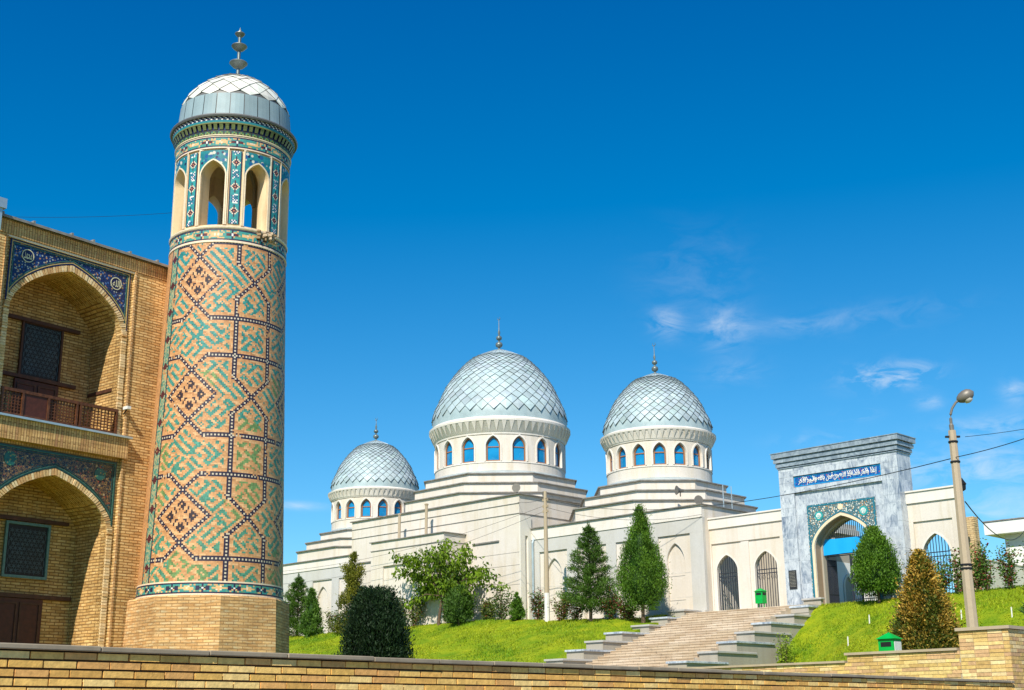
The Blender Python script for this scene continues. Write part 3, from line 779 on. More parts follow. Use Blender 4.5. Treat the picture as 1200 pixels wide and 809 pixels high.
side_wing(-18.4, -5.67, [(-17.72, -15.5), (-14.75, -12.5), (-11.78, -9.55), (-8.75, -6.55)], [(-18.4, -17.72), (-15.5, -14.75), (-12.5, -11.78), (-9.55, -8.75), (-6.55, -5.67)])
side_wing(-48.0, -34.3, [(-45.6, -43.5), (-42.75, -40.6), (-39.85, -37.66), (-36.88, -34.9)], [(-48, -45.6), (-43.5, -42.75), (-40.6, -39.85), (-37.66, -36.88), (-34.9, -34.3)])
MB().tube([(-18.15, -.14, 6.6), (-18.15, -.14, 11.9), (-18.12, -.03, 12.15)], .075, 8).build('drainpipe', 'zinc', th)


def loudspeaker(fr, u, v, z, az, label):
    t_ = thing('loudspeaker', label, 'loudspeaker', fr, (u, v, z), 'loudspeakers on the mosque roofs')
    d = Vector((math.cos(R(az)), math.sin(R(az)), .0)); c = Vector((u, v, z+.35))
    MB().tube([(u, v, z), (u, v, z+.35)], .03, 6).build('bracket', 'black_metal', t_)
    MB().tube([c-d*.2, c-d*.05, c+d*.1, c+d*.22], [.07, .09, .16, .27], 14).build('horn', 'lamp_metal', t_, smooth=40)


loudspeaker(M, -18.7, -.85, 14.85, -60, 'small horn loudspeaker on the corner edge of the central hall roof')
loudspeaker(M, -7.95, 1.2, 13.6, -120, 'horn loudspeaker pointing left on the stepped roof below the right dome')
loudspeaker(M, -6.6, .9, 12.82, -30, 'horn loudspeaker near the right end of the wing roof, below the other horn')
t_ = thing('roof_rail', 'thin metal ladder rails standing on the right wing roof', 'roof rail', M, (-5.0, 3, 12.8))
MB().tube([(-5.75, 2.2, 12.0), (-5.75, 2.2, 14.1)], .03, 5).tube([(-5.75, 3.0, 12.0), (-5.75, 3.0, 14.1)], .03, 5).tube([(-5.75, 2.2, 13.4), (-5.75, 3.0, 13.4)], .02, 5).build('rails', 'zinc', t_)

# ================================================================== GATE
gt = thing('gate_portal', 'tall grey marble gateway with pointed arch, tiled spandrels and stepped cornice', 'gateway', M, (2.65, .6, 6.9))
UC = 2.68
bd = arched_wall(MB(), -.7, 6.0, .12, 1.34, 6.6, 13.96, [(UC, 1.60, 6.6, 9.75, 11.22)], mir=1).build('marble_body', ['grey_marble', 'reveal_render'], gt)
fm = MB().box(-.7, .14, 0, .12, 6.6, 13.5).box(5.1, 6.0, 0, .12, 6.6, 13.5).box(.14, 5.1, 0, .12, 12.64, 12.92)
rr_ = random.Random(3)
for i in range(15):
    a = -.7+6.7*i/15; fm.box(a+.004, a+6.7/15-.004, rr_.uniform(-.012, .004), .12, 13.503, 13.955)
fm.build('marble_facing', 'grey_marble', gt)
jm = MB()
for z in (8.0, 9.3, 10.6, 11.9, 13.2):
    jm.box(-.7, .14, -.002, 0.05, z, z+.012).box(5.1, 6.0, -.002, .05, z, z+.012).box(6.0, 6.003, .1, 1.3, z, z+.012)
jm.build('slab_joints', 'slate_roof', gt)
cm = MB()
for z0_, z1_, o_ in ((13.96, 14.02, .05), (14.05, 14.22, .10), (14.22, 14.27, .06), (14.28, 14.46, .17), (14.46, 14.51, .13), (14.52, 14.76, .25), (14.76, 14.80, .28)):
    cm.box(-.7-o_, 6.0+o_, -o_, 1.34+o_, z0_, z1_-.002)
cm.build('cornice', 'cornice_marble', gt)
pn = MB().box(.14, 5.1, .07, .118, 12.922, 13.5).build('inscription_panel', 'inscription_ground', gt)
strip(MB(), [(.17, 12.95), (5.07, 12.95), (5.07, 13.47), (.17, 13.47)], .045, .055, .07, closed=True).build('border', 'sky_tile', pn)
body_txt = shape_ar('إنما يعمر مساجد الله من آمن بالله واليوم الآخر')
lettering('lettering', body_txt, 2.62, .05, 13.20, 4.45, .44, 'white_tile', pn, .15)
lettering('lettering', shape_ar('لا إله إلا الله محمد رسول الله'), 2.6, .058, 13.27, 4.2, .26, 'white_tile', pn, -.2)
sm = arched_wall(MB(), .76, 4.60, .085, .119, 6.95, 11.94, [(UC, 1.76, 6.95, 9.75, 11.42)]).build('tile_spandrel', 'gate_floral', gt)
ed = MB(); strip(ed, [(.80, 6.95), (.80, 11.90), (4.56, 11.90), (4.56, 6.95)], -.06, .07, .086)
strip(ed, [(UC-1.76, 7.0)]+arch_pts(UC, 1.76, 9.75, 1.67)+[(UC+1.76, 7.0)], .05, .07, .086); ed.build('blue_border', 'teal_edge', sm)
disc = lambda u, z, r, v0, v1: MB().prism([(u+r*math.cos(R(a)), z+r*math.sin(R(a))) for a in range(0, 360, 20)], 'v', v0, v1)
for (u, z) in ((1.44, 11.34), (3.94, 11.32)):
    k_m = disc(u, z, .235, .066, .085).build('medallion', 'turquoise_tile', sm); disc(u, z, .145, .05, .066).build('centre', 'white_tile', k_m)
disc(2.68, 11.66, .15, .062, .085).build('medallion', 'pale_tile', sm)
lettering('lettering', shape_ar('الله'), 3.94, .046, 11.32, .24, .22, 'turquoise_tile', sm); lettering('lettering', shape_ar('محمد'), 1.44, .046, 11.34, .24, .22, 'turquoise_tile', sm)
fr_ = MB(); strip(fr_, [(UC-1.615, 6.6)]+arch_pts(UC, 1.615, 9.75, 1.48)+[(UC+1.615, 6.6)], .135, .04, .12); fr_.build('arch_moulding', 'pale_tile', gt)
ri = MB(); P_ = [(UC-1.6, 6.6)]+arch_pts(UC, 1.6, 9.75, 1.465)+[(UC+1.6, 6.6)]
strip(ri, P_, -.10, .62, 1.1); ri.build('inner_frame', 'cheek_render', gt)
MB().box(-.48, -.04, -.035, -.003, 7.82, 8.76).build('plaque', 'plaque_black', gt)
pt = MB(); rp = random.Random(8)
for i in range(11):
    z = 8.66-i*.072; x = -.43
    while x < -.11:
        w_ = rp.uniform(.02, .07); pt.box(x, min(x+w_, -.08), -.0385, -.036, z, z+.022); x += w_+.018
pt.build('plaque_script', 'plaque_text', gt)


def bars(mb, u0, u1, v, zb, ztop, n, rads=.013, rails=(), rods=None):
    for i in range(n+1):
        u = u0+(u1-u0)*i/n; zt_ = ztop(u) if callable(ztop) else ztop
        if zt_ > zb+.05: mb.box(u-rads, u+rads, v-rads, v+rads, zb, zt_)
    for z in rails: mb.box(u0, u1, v-.02, v+.02, z-.022, z+.022)
    return mb


ga = lambda u: 9.75+arch_h((u-UC)/1.5, 1.36)
g_ = bars(MB(), UC-1.42, UC+1.42, .85, 9.42, ga, 26, .013, (9.44, 9.36)); g_.build('fanlight_grille', 'grille_black', gt)
g_ = bars(MB(), 2.60, 4.22, .85, 6.98, 9.34, 15, .014, (7.15, 8.3, 9.22)); g_.box(2.55, 2.63, .80, .90, 6.9, 9.36); g_.build('gate_leaf', 'grille_black', gt)
ol = MB()        # the open left leaf, swung inwards
for i in range(11):
    t_ = i/10; u, v = 1.22+.16*t_, .9+.62*t_; ol.box(u-.014, u+.014, v-.014, v+.014, 6.98, 9.22)
for z in (7.05, 7.5, 8.9, 9.2): ol.tube([(1.22, .9, z), (1.38, 1.52, z)], .028, 4)
ol.quad([(1.22, .905, 7.0), (1.38, 1.525, 7.0), (1.38, 1.525, 7.5), (1.22, .905, 7.5)]); ol.build('gate_leaf', 'grille_black', gt)
bn = thing('banner', 'plain bright sky-blue banner stretched across the gateway arch', 'banner', M, (2.6, .7, 9.5))
bb = MB(); N_ = 20
for i in range(N_):
    a, b = 1.15+3.05*i/N_, 1.15+3.05*(i+1)/N_
    wv = lambda x: .70+.012*math.sin(x*7)
    lo_ = lambda x: 9.42+.02*math.sin((x-1.15)*1.03); hi_ = lambda x: 10.22-.03*math.sin((x-1.15)*1.03)
    bb.quad([(a, wv(a), lo_(a)), (b, wv(b), lo_(b)), (b, wv(b), hi_(b)), (a, wv(a), hi_(a))]); bb.quad([(a, wv(a)+.01, hi_(a)), (b, wv(b)+.01, hi_(b)), (b, wv(b)+.01, lo_(b)), (a, wv(a)+.01, lo_(a))])
bb.build('cloth', 'banner_blue', bn)


# fences either side of the gate
def arcade(name, label, u0, u1, panels, ops, zt, at):
    t_ = thing(name, label, 'wall', M, at)
    bk = arched_wall(MB(), u0, u1, .68, 1.0, 6.5, 11.44, ops).build('wall', 'cream_render', t_)
    fp = MB(); x = u0
    for a, b, z in panels: fp.box(x, a, .60, .68, 6.5, z); x = b
    fp.box(x, u1, .60, .68, 6.5, panels[0][2]); fp.box(u0, u1, .60, .68, panels[0][2]+.002, 11.44); fp.build('wall_facing', 'cream_render', t_)
    MB().box(u0, u1, .52, 1.02, 11.443, 11.96).build('parapet_band', 'cream_trim', t_)
    MB().box(u0, u1, .46, 1.08, 11.963, 12.04).build('coping', 'cream_trim', t_)
    tr = MB()
    for uc, hw, zb, zs, za in ops: strip(tr, [(uc-hw, zb)]+arch_pts(uc, hw, zs, za-zs)+[(uc+hw, zb)], .07, .655, .68)
    tr.build('arch_surround', 'cream_trim', t_)
    for uc, hw, zb, zs, za in ops:
        gm_ = bars(MB(), uc-hw+.02, uc+hw-.02, .84, 6.9, lambda u: zs+arch_h((u-uc)/hw, za-zs), 9, .014, (7.1, 9.05, 8.85))
        for i in range(5):
            u = uc-hw*.72+i*hw*.36
            gm_.tube([(u+.07*math.cos(R(q)), .84, 8.66+.12*math.sin(R(q))) for q in range(0, 361, 45)], .012, 4)
        gm_.build('window_grille', 'grille_black', t_)
    return t_


tl = arcade('arcade_wall', 'cream wall with two pointed grilled openings left of the marble gate', -5.67, -.70, [(-5.60, -3.70, 10.64), (-3.22, -1.27, 10.6)], [(-4.70, .67, 6.9, 9.15, 10.0), (-2.26, .69, 6.9, 9.15, 9.98)], 12, (-3.2, .8, 6.9))
MB().box(-6.4, -5.68, .6, 1.0, 6.5, 12.04).build('wall_end', 'cream_render', tl)
tr_ = arcade('arcade_wall', 'cream wall with a single pointed grilled opening right of the marble gate', 6.0, 8.62, [(6.22, 8.2, 10.55)], [(7.24, .69, 6.9, 9.0, 9.92)], 12, (7.3, .8, 6.9))
t_ = thing('wall_lantern', 'small dark lantern on the outer corner of the right-hand cream wall', 'lantern', M, (8.75, .8, 11.9))
MB().lathe([(.02, 11.75), (.14, 11.82), (.16, 12.05), (.2, 12.07), (.05, 12.3), (0, 12.4)], (8.8, .8), 6).build('shade', 'black_metal', t_); MB().tube([(8.62, .8, 11.7), (8.8, .8, 11.78)], .02, 5).build('bracket', 'black_metal', t_)
t_ = thing('wall_spotlight', 'small spotlight on a bracket halfway up the cream wall beside the lamp post', 'spotlight', M, (8.66, .5, 8.9))
MB().tube([(8.6, .6, 8.9), (8.66, .35, 8.95)], .025, 5).build('bracket', 'black_metal', t_); MB().tube([(8.66, .35, 9.0), (8.6, .2, 8.86)], [.05, .10], 10).build('lamp', 'lamp_metal', t_)

# courtyard building seen through the gate
cy = thing('courtyard_building', 'pale courtyard building with deep cornice and pointed windows behind the gate', 'building', M, (-3, 7, 6.9))
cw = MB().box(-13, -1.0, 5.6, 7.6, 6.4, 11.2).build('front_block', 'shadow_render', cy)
MB().box(-13.3, -.7, 5.4, 7.8, 11.203, 11.5).box(-13.2, -.8, 5.5, 7.7, 11.503, 11.8).build('cornice', 'grey_stone', cy)
sw = MB(); f2 = lambda a, v_, z_: (-.98-v_+0, a, z_)
arched_wall(sw, 5.6, 14.0, -.0, .25, 6.4, 9.7, [(6.6, .38, 7.4, 8.4, 8.95), (8.3, .38, 7.4, 8.4, 8.95), (10.0, .38, 7.4, 8.4, 8.95)], f2)
sw.build('side_wall', 'white_render', cy)
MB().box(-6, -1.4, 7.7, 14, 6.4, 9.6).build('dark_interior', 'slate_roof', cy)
MB().box(-1.3, -.6, 7.85, 14.2, 9.72, 10.1).build('side_cornice', 'cream_trim', cy)
st = MB()
for c_ in (6.6, 8.3, 10.0): strip(st, [(c_-.38, 7.4)]+arch_pts(c_, .38, 8.4, .55, 8)+[(c_+.38, 7.4)], .14, -.06, 0, 0, f2)
st.build('window_surround', 'cream_trim', cy)

# right of the fence
t_ = thing('brick_pier', 'slim tall pier of pale bricks rising behind the concrete lamp post', 'pier', M, (7.9, 3.2, 6.8))
MB().box(7.66, 8.13, 3, 3.5, 6.6, 10.86).build('shaft', 'pier_brick', t_)
rb = MB(); r5 = random.Random(2)
for i in range(36):
    z = 7.0+i*.106; rb.box(8.10, 8.16+r5.uniform(0, .03), 2.96, 3.2, z, z+.09)
rb.build('toothed_edge', 'pier_brick', t_)
t_ = thing('boundary_wall', 'low plain greyish rendered wall behind the rose bushes on the right', 'wall', M, (8.3, 6, 6.8))
MB().box(8.12, 8.44, 3.0, 11, 6.6, 8.74).build('wall', 'grey_wall_render', t_); MB().box(8.08, 8.48, 2.96, 11, 8.743, 8.79).build('coping', 'cream_trim', t_)
wb = thing('modern_building', 'white flat-roofed modern building with a deep fascia, cut off by the picture edge', 'building', M, (10, 15, 6.8))
MB().box(5.15, 18, 10.7, 20, 10.95, 11.62).build('roof_slab', 'white_render', wb)
MB().box(5.1, 18.05, 10.65, 20.05, 11.623, 11.68).build('roof_edge', 'zinc_edge', wb)
MB().box(5.95, 17, 11.35, 19.5, 6.4, 10.948).build('wall', 'white_render', wb)
MB().box(6.9, 6.98, 11.28, 11.35, 7.4, 9.9).box(6.98, 9.4, 11.28, 11.35, 9.82, 9.9).build('recess_frame', 'cream_trim', wb)

# ================================================================== MADRASAH
md = thing('madrasah', 'two-storey yellow brick madrasah facade with deep pointed niches and tiled spandrels', 'building', B, (-3.6, 1, 2.0))
UM, HW = -3.64, 1.50


def niche(zfloor, zs, za, name):
    mb = MB(); pr = [(UM-HW, zfloor)]+arch_pts(UM, HW, zs, za-zs, 14)+[(UM+HW, zfloor)]
    for a, b in zip(pr[:-1], pr[1:]): mb.quad([(a[0], .10, a[1]), (a[0], 1.28, a[1]), (b[0], 1.28, b[1]), (b[0], .10, b[1])])
    mb.quad([(UM-HW, .1, zfloor), (UM+HW, .1, zfloor), (UM+HW, 1.28, zfloor), (UM-HW, 1.28, zfloor)])
    for a, b in zip(pr[:-1], pr[1:]): mb.quad([(a[0], 1.28, zfloor), (b[0], 1.28, zfloor), (b[0], 1.28, b[1]), (a[0], 1.28, a[1])])
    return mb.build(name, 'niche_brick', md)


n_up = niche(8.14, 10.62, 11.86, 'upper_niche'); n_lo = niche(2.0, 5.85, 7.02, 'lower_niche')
# facade: piers stand proud of the arch field
pz = MB().box(-14, -5.37, 0, .4, -.3, 12.62).box(-1.94, .75, 0, .4, -.3, 12.62).build('pier_wall', 'facade_brick', md)
MB().box(-14, .75, .4, 9, -.3, 12.62).build('rear_mass', 'facade_brick', md).location.y += 1.0
MB().box(-5.37, -1.94, .4, 1.4, 12.0, 12.62).box(-14, -5.3, .4, 1.4, -.3, 12.6).box(-2.0, .75, .4, 1.4, -.3, 12.6).build('side_mass', 'facade_brick', md)
fl = MB()
arched_wall(fl, -5.37, -1.94, .08, .30, 8.14, 12.28, [(UM, HW, 8.14, 10.62, 11.86)])
arched_wall(fl, -5.37, -1.94, .08, .30, 2.0, 7.56, [(UM, HW, 2.0, 5.85, 7.02)]); fl.build('arch_field', 'facade_brick', md)
MB().box(-5.37, -1.94, -.004, .3, 12.284, 12.62).box(-5.37, -1.94, .05, .3, 7.562, 7.62).box(-14, .75, -.02, 0.0, 12.3, 12.6).build('frieze_wall', 'soldier_brick', md)
MB().box(-5.37, -1.94, .0, .3, 12.24, 12.284).build('field_edge', 'pale_tile', md)
fe = MB().box(-1.945, -1.895, -.035, .0, 2.0, 12.28).box(-5.42, -5.37, -.035, 0, 2.0, 12.28).build('frame_edge', 'plinth_brick', md)
MB().box(-5.55, -1.86, -.12, .078, 7.624, 8.10).build('floor_band', 'soldier_brick', md)
MB().box(-5.6, -1.80, -.19, .10, 8.103, 8.15).build('floor_flashing', 'zinc', md)


def voussoirs(name, zs, za, seed, rim=.13):
    mb = MB(); r = random.Random(seed); cs = []; rise = za-zs; N = 34
    inn = arch_pts(UM, HW+.0, zs, rise, N); out = arch_pts(UM, HW+rim, zs, rise+rim*1.15, N)
    for i in range(len(inn)-1):
        a, b, c, d = inn[i], inn[i+1], out[i+1], out[i]; g = .12
        L = lambda p, q, t_: (p[0]+(q[0]-p[0])*t_, p[1]+(q[1]-p[1])*t_)
        q_ = [L(a, b, g), L(a, b, 1-g), L(d, c, 1-g), L(d, c, g)]; dv = r.uniform(-.012, .008)
        mb.prism(q_, 'v', .045+dv, .12); t_ = r.choice([(.76, .54, .28), (.68, .44, .20), (.80, .60, .34), (.60, .35, .15)]); cs += [t_]*6
    for s_ in (-1, 1):
        z = zs-.05; lo = 2.2 if zs < 8 else 8.16
        while z > lo:
            x0, x1 = (UM-HW-rim, UM-HW) if s_ < 0 else (UM+HW, UM+HW+rim); dv = r.uniform(-.008, .008)
            mb.box(x0, x1, .045+dv, .12, z-.055, z); t_ = r.choice([(.76, .54, .28), (.68, .44, .20), (.80, .58, .32)]); cs += [t_]*6; z -= .066
    return mb.build(name, 'laid_brick', md, colors=cs)


def spandrel(zs, za, ztop, zmin, tile, edge, name):
    rim = .14; mb = MB(); N = 40; hw2 = HW+rim; rise = za-zs+.16
    u0, u1 = UM-1.62, UM+1.62; cols_ = sorted({u0, u1} | {UM+hw2*math.sin(math.pi*i/40)*s_ for i in range(21) for s_ in (-1, 1)})
    hz = lambda u: (zs+arch_h((u-UM)/hw2, rise)) if abs(u-UM) < hw2 else zs
    cols_ = [c for c in cols_ if u0 <= c <= u1]
    for a, b in zip(cols_[:-1], cols_[1:]):
        if b-a > 1e-4: mb.quad([(a, .062, hz(a)), (b, .062, hz(b)), (b, .062, ztop), (a, .062, ztop)])
    o = mb.build(name, tile, md)
    e = MB(); lo = hz(u1)
    arc = [(u, hz(u)) for u in cols_]
    for w_, v_, off, m_ in ((.035, .045, 0, 0), (.022, .040, .035, 1), (.02, .045, .085, 2)):
        k = off
        strip(e, [(u0+k, lo+k*1.5), (u0+k, ztop-k), (u1-k, ztop-k), (u1-k, lo+k*1.5)], -w_, v_, .062, m_)
        strip(e, [(u, z+k) for u, z in arc if abs(u-UM) < 1.60-k*.3], w_, v_, .062, m_)
    e.build('tile_border', edge, o)
    return o


s1 = spandrel(10.62, 11.86, 12.24, 10.9, 'navy_floral', ['navy_tile', 'gold_tile', 'green_tile'], 'upper_spandrel')
s2 = spandrel(5.85, 7.02, 7.54, 6.1, 'dark_floral', ['dark_green_tile', 'green_tile', 'dark_green_tile'], 'lower_spandrel')
voussoirs('arch_rim', 10.62, 11.86, 1); voussoirs('arch_rim', 5.85, 7.02, 2)
for u, z, body in ((-4.80, 11.93, 'محمد'), (-2.42, 11.88, 'الله')):
    mb = MB().prism([(u+.155*math.cos(R(a)), z+.155*math.sin(R(a))) for a in range(0, 360, 15)], 'v', .052, .0615)
    k = mb.build('medallion', 'navy_tile', s1)
    e = MB(); strip(e, [(u+.155*math.cos(R(a)), z+.155*math.sin(R(a))) for a in range(0, 360, 15)], .018, .043, .052, closed=True); e.build('medallion_ring', 'letter_cream', s1)
    lettering('lettering', shape_ar(body), u, .042, z, .20, .17, 'letter_cream', s1)
for u, z in ((-4.75, 7.24), (-2.45, 7.20)):
    MB().prism([(u+.15*math.cos(R(a)), z+(.16 if u < -4 else .14)*math.sin(R(a))) for a in range(0, 360, 20)], 'v', .05, .0615).build('medallion', 'medallion_floral', s2)

# woodwork and windows in the niches
for z in (10.78, 9.40): MB().box(-4.55, -2.55, 1.17, 1.30, z, z+.085).build('timber_lintel', 'dark_wood', md)
MB().box(-2.17, -2.13, .30, 1.25, 9.28, 9.36).build('timber_lintel', 'dark_wood', md)
MB().box(-4.6, -2.42, 1.17, 1.30, 6.10, 6.18).build('timber_lintel', 'dark_wood', md); MB().box(-4.6, -2.2, 1.19, 1.30, 4.38, 4.47).build('timber_lintel', 'dark_wood', md)


def lattice_window(u0, u1, z0, z1, frame, fw_, name, cell):
    mb = MB().box(u0, u1, 1.262, 1.275, z0, z1)
    w_ = mb.build(name, 'dark_void', md)
    fr2 = MB(); strip(fr2, [(u0, z0), (u0, z1), (u1, z1), (u1, z0)], fw_, 1.215, 1.27, 0, closed=True); fr2.build('frame', frame, w_)
    lb = MB(); a = cell
    nx = int((u1-u0)/a)+1; nzc = int((z1-z0)/(a*.87))+1
    for i in range(nx+1):
        for j in range(nzc+1):
            cx, cz = u0+a*(i+(.5 if j % 2 else 0)), z0+a*.87*j
            for q in (0, 60, 120):
                dx, dz = a*.5*math.cos(R(q+30)), a*.5*math.sin(R(q+30))
                if u0+.02 < cx-abs(dx) and cx+abs(dx) < u1-.02 and z0+.02 < cz-abs(dz) and cz+abs(dz) < z1-.02:
                    p, q2 = (cx-dx, cz-dz), (cx+dx, cz+dz); nx_, nz_ = -dz/(a*.5)*.009, dx/(a*.5)*.009
                    lb.quad([(p[0]-nx_, 1.24, p[1]-nz_), (q2[0]-nx_, 1.24, q2[1]-nz_), (q2[0]+nx_, 1.24, q2[1]+nz_), (p[0]+nx_, 1.24, p[1]+nz_)])
    lb.build('lattice', 'lattice_blue', w_)


lattice_window(-4.02, -3.02, 9.49, 10.76, 'dark_wood', .05, 'upper_window', .115); lattice_window(-3.94, -2.92, 4.88, 6.02, 'window_frame_green', .06, 'lower_window', .115)
for u0, u1, z0, z1 in ((-4.15, -3.0, 8.15, 9.38), (-4.15, -2.92, 2.0, 4.36)):
    d = MB().box(u0, u1, 1.2, 1.27, z0, z1).build('door', 'door_wood', md); p_l = MB()
    for a in (u0+.06, (u0+u1)/2+.03):
        w_ = (u1-u0)/2-.09; n_ = 2 if z1 < 5 else 1
        for q in range(n_):
            h_ = (z1-z0)/n_; strip(p_l, [(a, z0+q*h_+.08), (a+w_, z0+q*h_+.08), (a+w_, z0+(q+1)*h_-.08), (a, z0+(q+1)*h_-.08)], .04, 1.18, 1.2, closed=True)
    p_l.build('panel_moulding', 'dark_wood', d)
# balcony rail
bl = MB().box(-5.15, -2.13, -.02, .06, 8.72, 8.79).box(-5.15, -2.13, -.01, .05, 8.19, 8.24).build('balcony_rail', 'rail_wood', md)
for u in (-5.12, -4.62, -3.98, -3.24, -3.14, -2.16): MB().box(u-.025, u+.025, -.025, .065, 8.152, 8.745).build('post', 'rail_wood', bl)
for a, b, st_ in ((-5.10, -4.64, .075), (-3.95, -3.26, .075), (-3.12, -2.19, .085)):
    n_ = int((b-a)/st_); lt = MB()
    for i in range(1, n_): x = a+(b-a)*i/n_; lt.box(x-.010, x+.010, .01, .03, 8.24, 8.72)
    for i in range(1, 7): z = 8.24+.48*i/7; lt.box(a, b, .012, .028, z-.010, z+.010)
    lt.build('lattice', 'rail_wood', bl)
MB().box(-4.60, -4.0, .0, .04, 8.24, 8.72).build('carved_panel', 'door_wood', bl)
rf = MB().box(-14, .9, -.10, 9, 12.62, 12.66).box(-14, .9, -.13, -.06, 12.62, 12.68).build('roof_flashing', 'zinc_edge', md)
rr3 = MB(); r9 = random.Random(5)
for i in range(16): u = -13+.9*i+r9.uniform(-.2, .2); rr3.box(u, u+.05, -.12, 0, 12.68, 12.74)
rr3.build('flashing_clips', 'zinc_edge', rf)
t_ = thing('rain_hopper', 'grey metal rainwater hopper and downpipe at the left roof corner', 'downpipe', B, (-5.75, -.2, 12.5))
MB().box(-5.92, -5.66, -.34, -.14, 12.72, 12.95).box(-5.85, -5.73, -.3, -.18, 12.2, 12.72).build('hopper', 'zinc', t_); MB().tube([(-5.79, -.24, 12.3), (-5.79, -.2, 2.2)], .055, 8).build('pipe', 'zinc', t_)
t_ = thing('security_camera', 'small white security camera mounted beside the wooden balcony rail', 'camera', B, (-1.97, -.1, 8.8))
MB().box(-2.03, -1.93, -.22, -.04, 8.80, 8.87).build('housing', 'white_box', t_); MB().tube([(-1.98, 0, 8.7), (-1.98, -.12, 8.8)], .018, 5).build('bracket', 'black_metal', t_)

# ================================================================== MINARET
mt = thing('minaret', 'tall round brick minaret with geometric glazed patterns, arched gallery and small scaled dome', 'minaret', G, (TX, TY, 2.0))
TC = (TX, TY); PSI = math.atan2(-TY, -TX)        # direction from the axis towards the viewer


def rz(z): return 1.685-.0288*(z-4.5)


ocr = 1.98/1; ph = PSI+R(7)
pl = MB().lathe([(ocr*1.0, -.3), (ocr*.985, 2.0), (ocr*.945, 4.33), (ocr*.93, 4.36), (1.4, 4.37)], TC, 8, ph=ph-R(0)).build('plinth', 'plinth_brick', mt)


def cyl_uv(vs_):
    cx = sum(v[0] for v in vs_)/len(vs_)-TX; cy_ = sum(v[1] for v in vs_)/len(vs_)-TY; ac = math.atan2(cy_, cx); out = []
    for v in vs_:
        a = math.atan2(v[1]-TY, v[0]-TX); d = (a-ac+math.pi) % (2*math.pi)-math.pi; out.append(((ac+d)*1.5, v[2]))
    return out


# glazed brick shaft: one face per brick end, coloured by the geometric scheme
NC = 240; CH = .0402; Z0S, Z1S = 4.68, 12.86
NR = int(round((Z1S-Z0S)/CH)); I0 = int(round((PSI+R(-28))/(2*math.pi)*NC)) % NC; JC = (8.98-Z0S)/CH
ph_ = np.arange(NC)*2*math.pi/NC
ii = (np.arange(NC)-I0+120) % NC-120                    # columns counted from the diamond axis
jj = np.arange(NR)
II, JJ = np.meshgrid(ii, jj, indexing='ij')
PJ = 71; PI_ = 72
J2 = (JJ-int(round(JC))+PJ*10+PJ//2) % PJ-PJ//2          # rows counted from each diamond centre
A2 = (II+PI_*10+PI_//2) % PI_-PI_//2                     # columns from nearest diamond axis
B2 = 36-np.abs(A2)                                       # distance to the cross axis between diamonds
aA, aJ = np.abs(A2), np.abs(J2)
dist = np.full(II.shape, 99.)
along = np.zeros(II.shape)


def rib(mask, d, al):
    global dist, along
    m = mask & (d < dist); dist = np.where(m, d, dist); along = np.where(m, al, along)


rib(aA+aJ <= 18, np.abs(aA+aJ-15)/1.0, aA)                              # diamond outline
rib((aJ >= 14) & (aJ <= 25) & (aA <= 11), np.abs(aA-(aJ-15)), aA)        # crossing arms
rib((aA >= 9) & (aJ >= 20), np.abs(aJ-24)*1.0, aA)                       # level ribbons
rib((B2 <= 14) & (aJ >= 10), np.abs(B2-11)*1.0, JJ)                      # upright ribbons
rib((aJ <= 12) & (B2 <= 13), np.abs(B2-aJ), aJ)                          # crossing between uprights
diag = ((aJ < 21) & ~((B2 <= 14) & (aJ >= 12)))
C = np.zeros((NC, NR, 3)); hsh = nrs.rand(NC, NR)
tanA = np.array([.66, .345, .155]); tanB = np.array([.74, .44, .225]); tanC = np.array([.54, .26, .11])
bi = ((II+np.where(JJ % 2, 1, 0))//3*7919+JJ*104729) % 1009/1009.
C[:] = tanA; C[bi > .5] = tanB; C[bi > .82] = tanC
# infill of broken diagonal key strokes
S1, T1 = A2+J2, A2-J2
BS = 18
bx = np.floor(S1/float(BS)).astype(int); by = np.floor(T1/float(BS)).astype(int); sl, tl_ = np.mod(S1, BS), np.mod(T1, BS)
hb = (np.sin(bx*12.9898+by*78.233)*43758.5453) % 1.0
hb2 = (np.sin(bx*39.34+by*11.13+np.floor((JJ-JC)/PJ)*7.7)*24634.63) % 1.0
ori = hb > .5
u1_, u2_ = np.where(ori, sl, tl_), np.where(ori, tl_, sl)
# parallel strokes of two bricks with hooked ends
line = np.mod(u1_, 6) < 3
gap1 = (np.abs(u2_-np.where(np.mod(u1_, 12) < 6, 4, 13)) < 1.3) & (hb2 > .25)
hook = ((u2_ < 3) & (np.mod(u1_, 12) < 9)) | ((u2_ > 14) & (u2_ < 17) & (np.mod(u1_+6, 12) < 9))
ringd = np.maximum(np.abs(sl-7.5), np.abs(tl_-7.5)); ring = ((ringd > 4.9) & (ringd < 8)) | (ringd < 2); ring &= ~((sl > 7) & (np.abs(tl_-5) < 1.6)); ring |= (np.abs(tl_-4) < 1.4) & (sl < 8)
k1 = np.where(hb2 > .62, ring, (line & ~gap1) | (hook & (hb2 > .2)))
key = k1 & (dist > 3.0) & ~((aA+aJ) < 18)
up_ = (JJ/float(NR))
turq = np.stack([.035+.05*(1-up_), .28-.01*up_, .19+.09*up_], 2); green = np.stack([.17+0*up_, .29+0*up_, .11+0*up_], 2)
gm1 = (np.sin(II*.11+1)*np.sin(JJ*.043+2) > .25)
kc = np.where(gm1[..., None] & (up_[..., None] < .6), green, turq)
C = np.where((key & (hsh > .05))[..., None], kc*(.75+.5*nrs.rand(NC, NR, 1)), C)
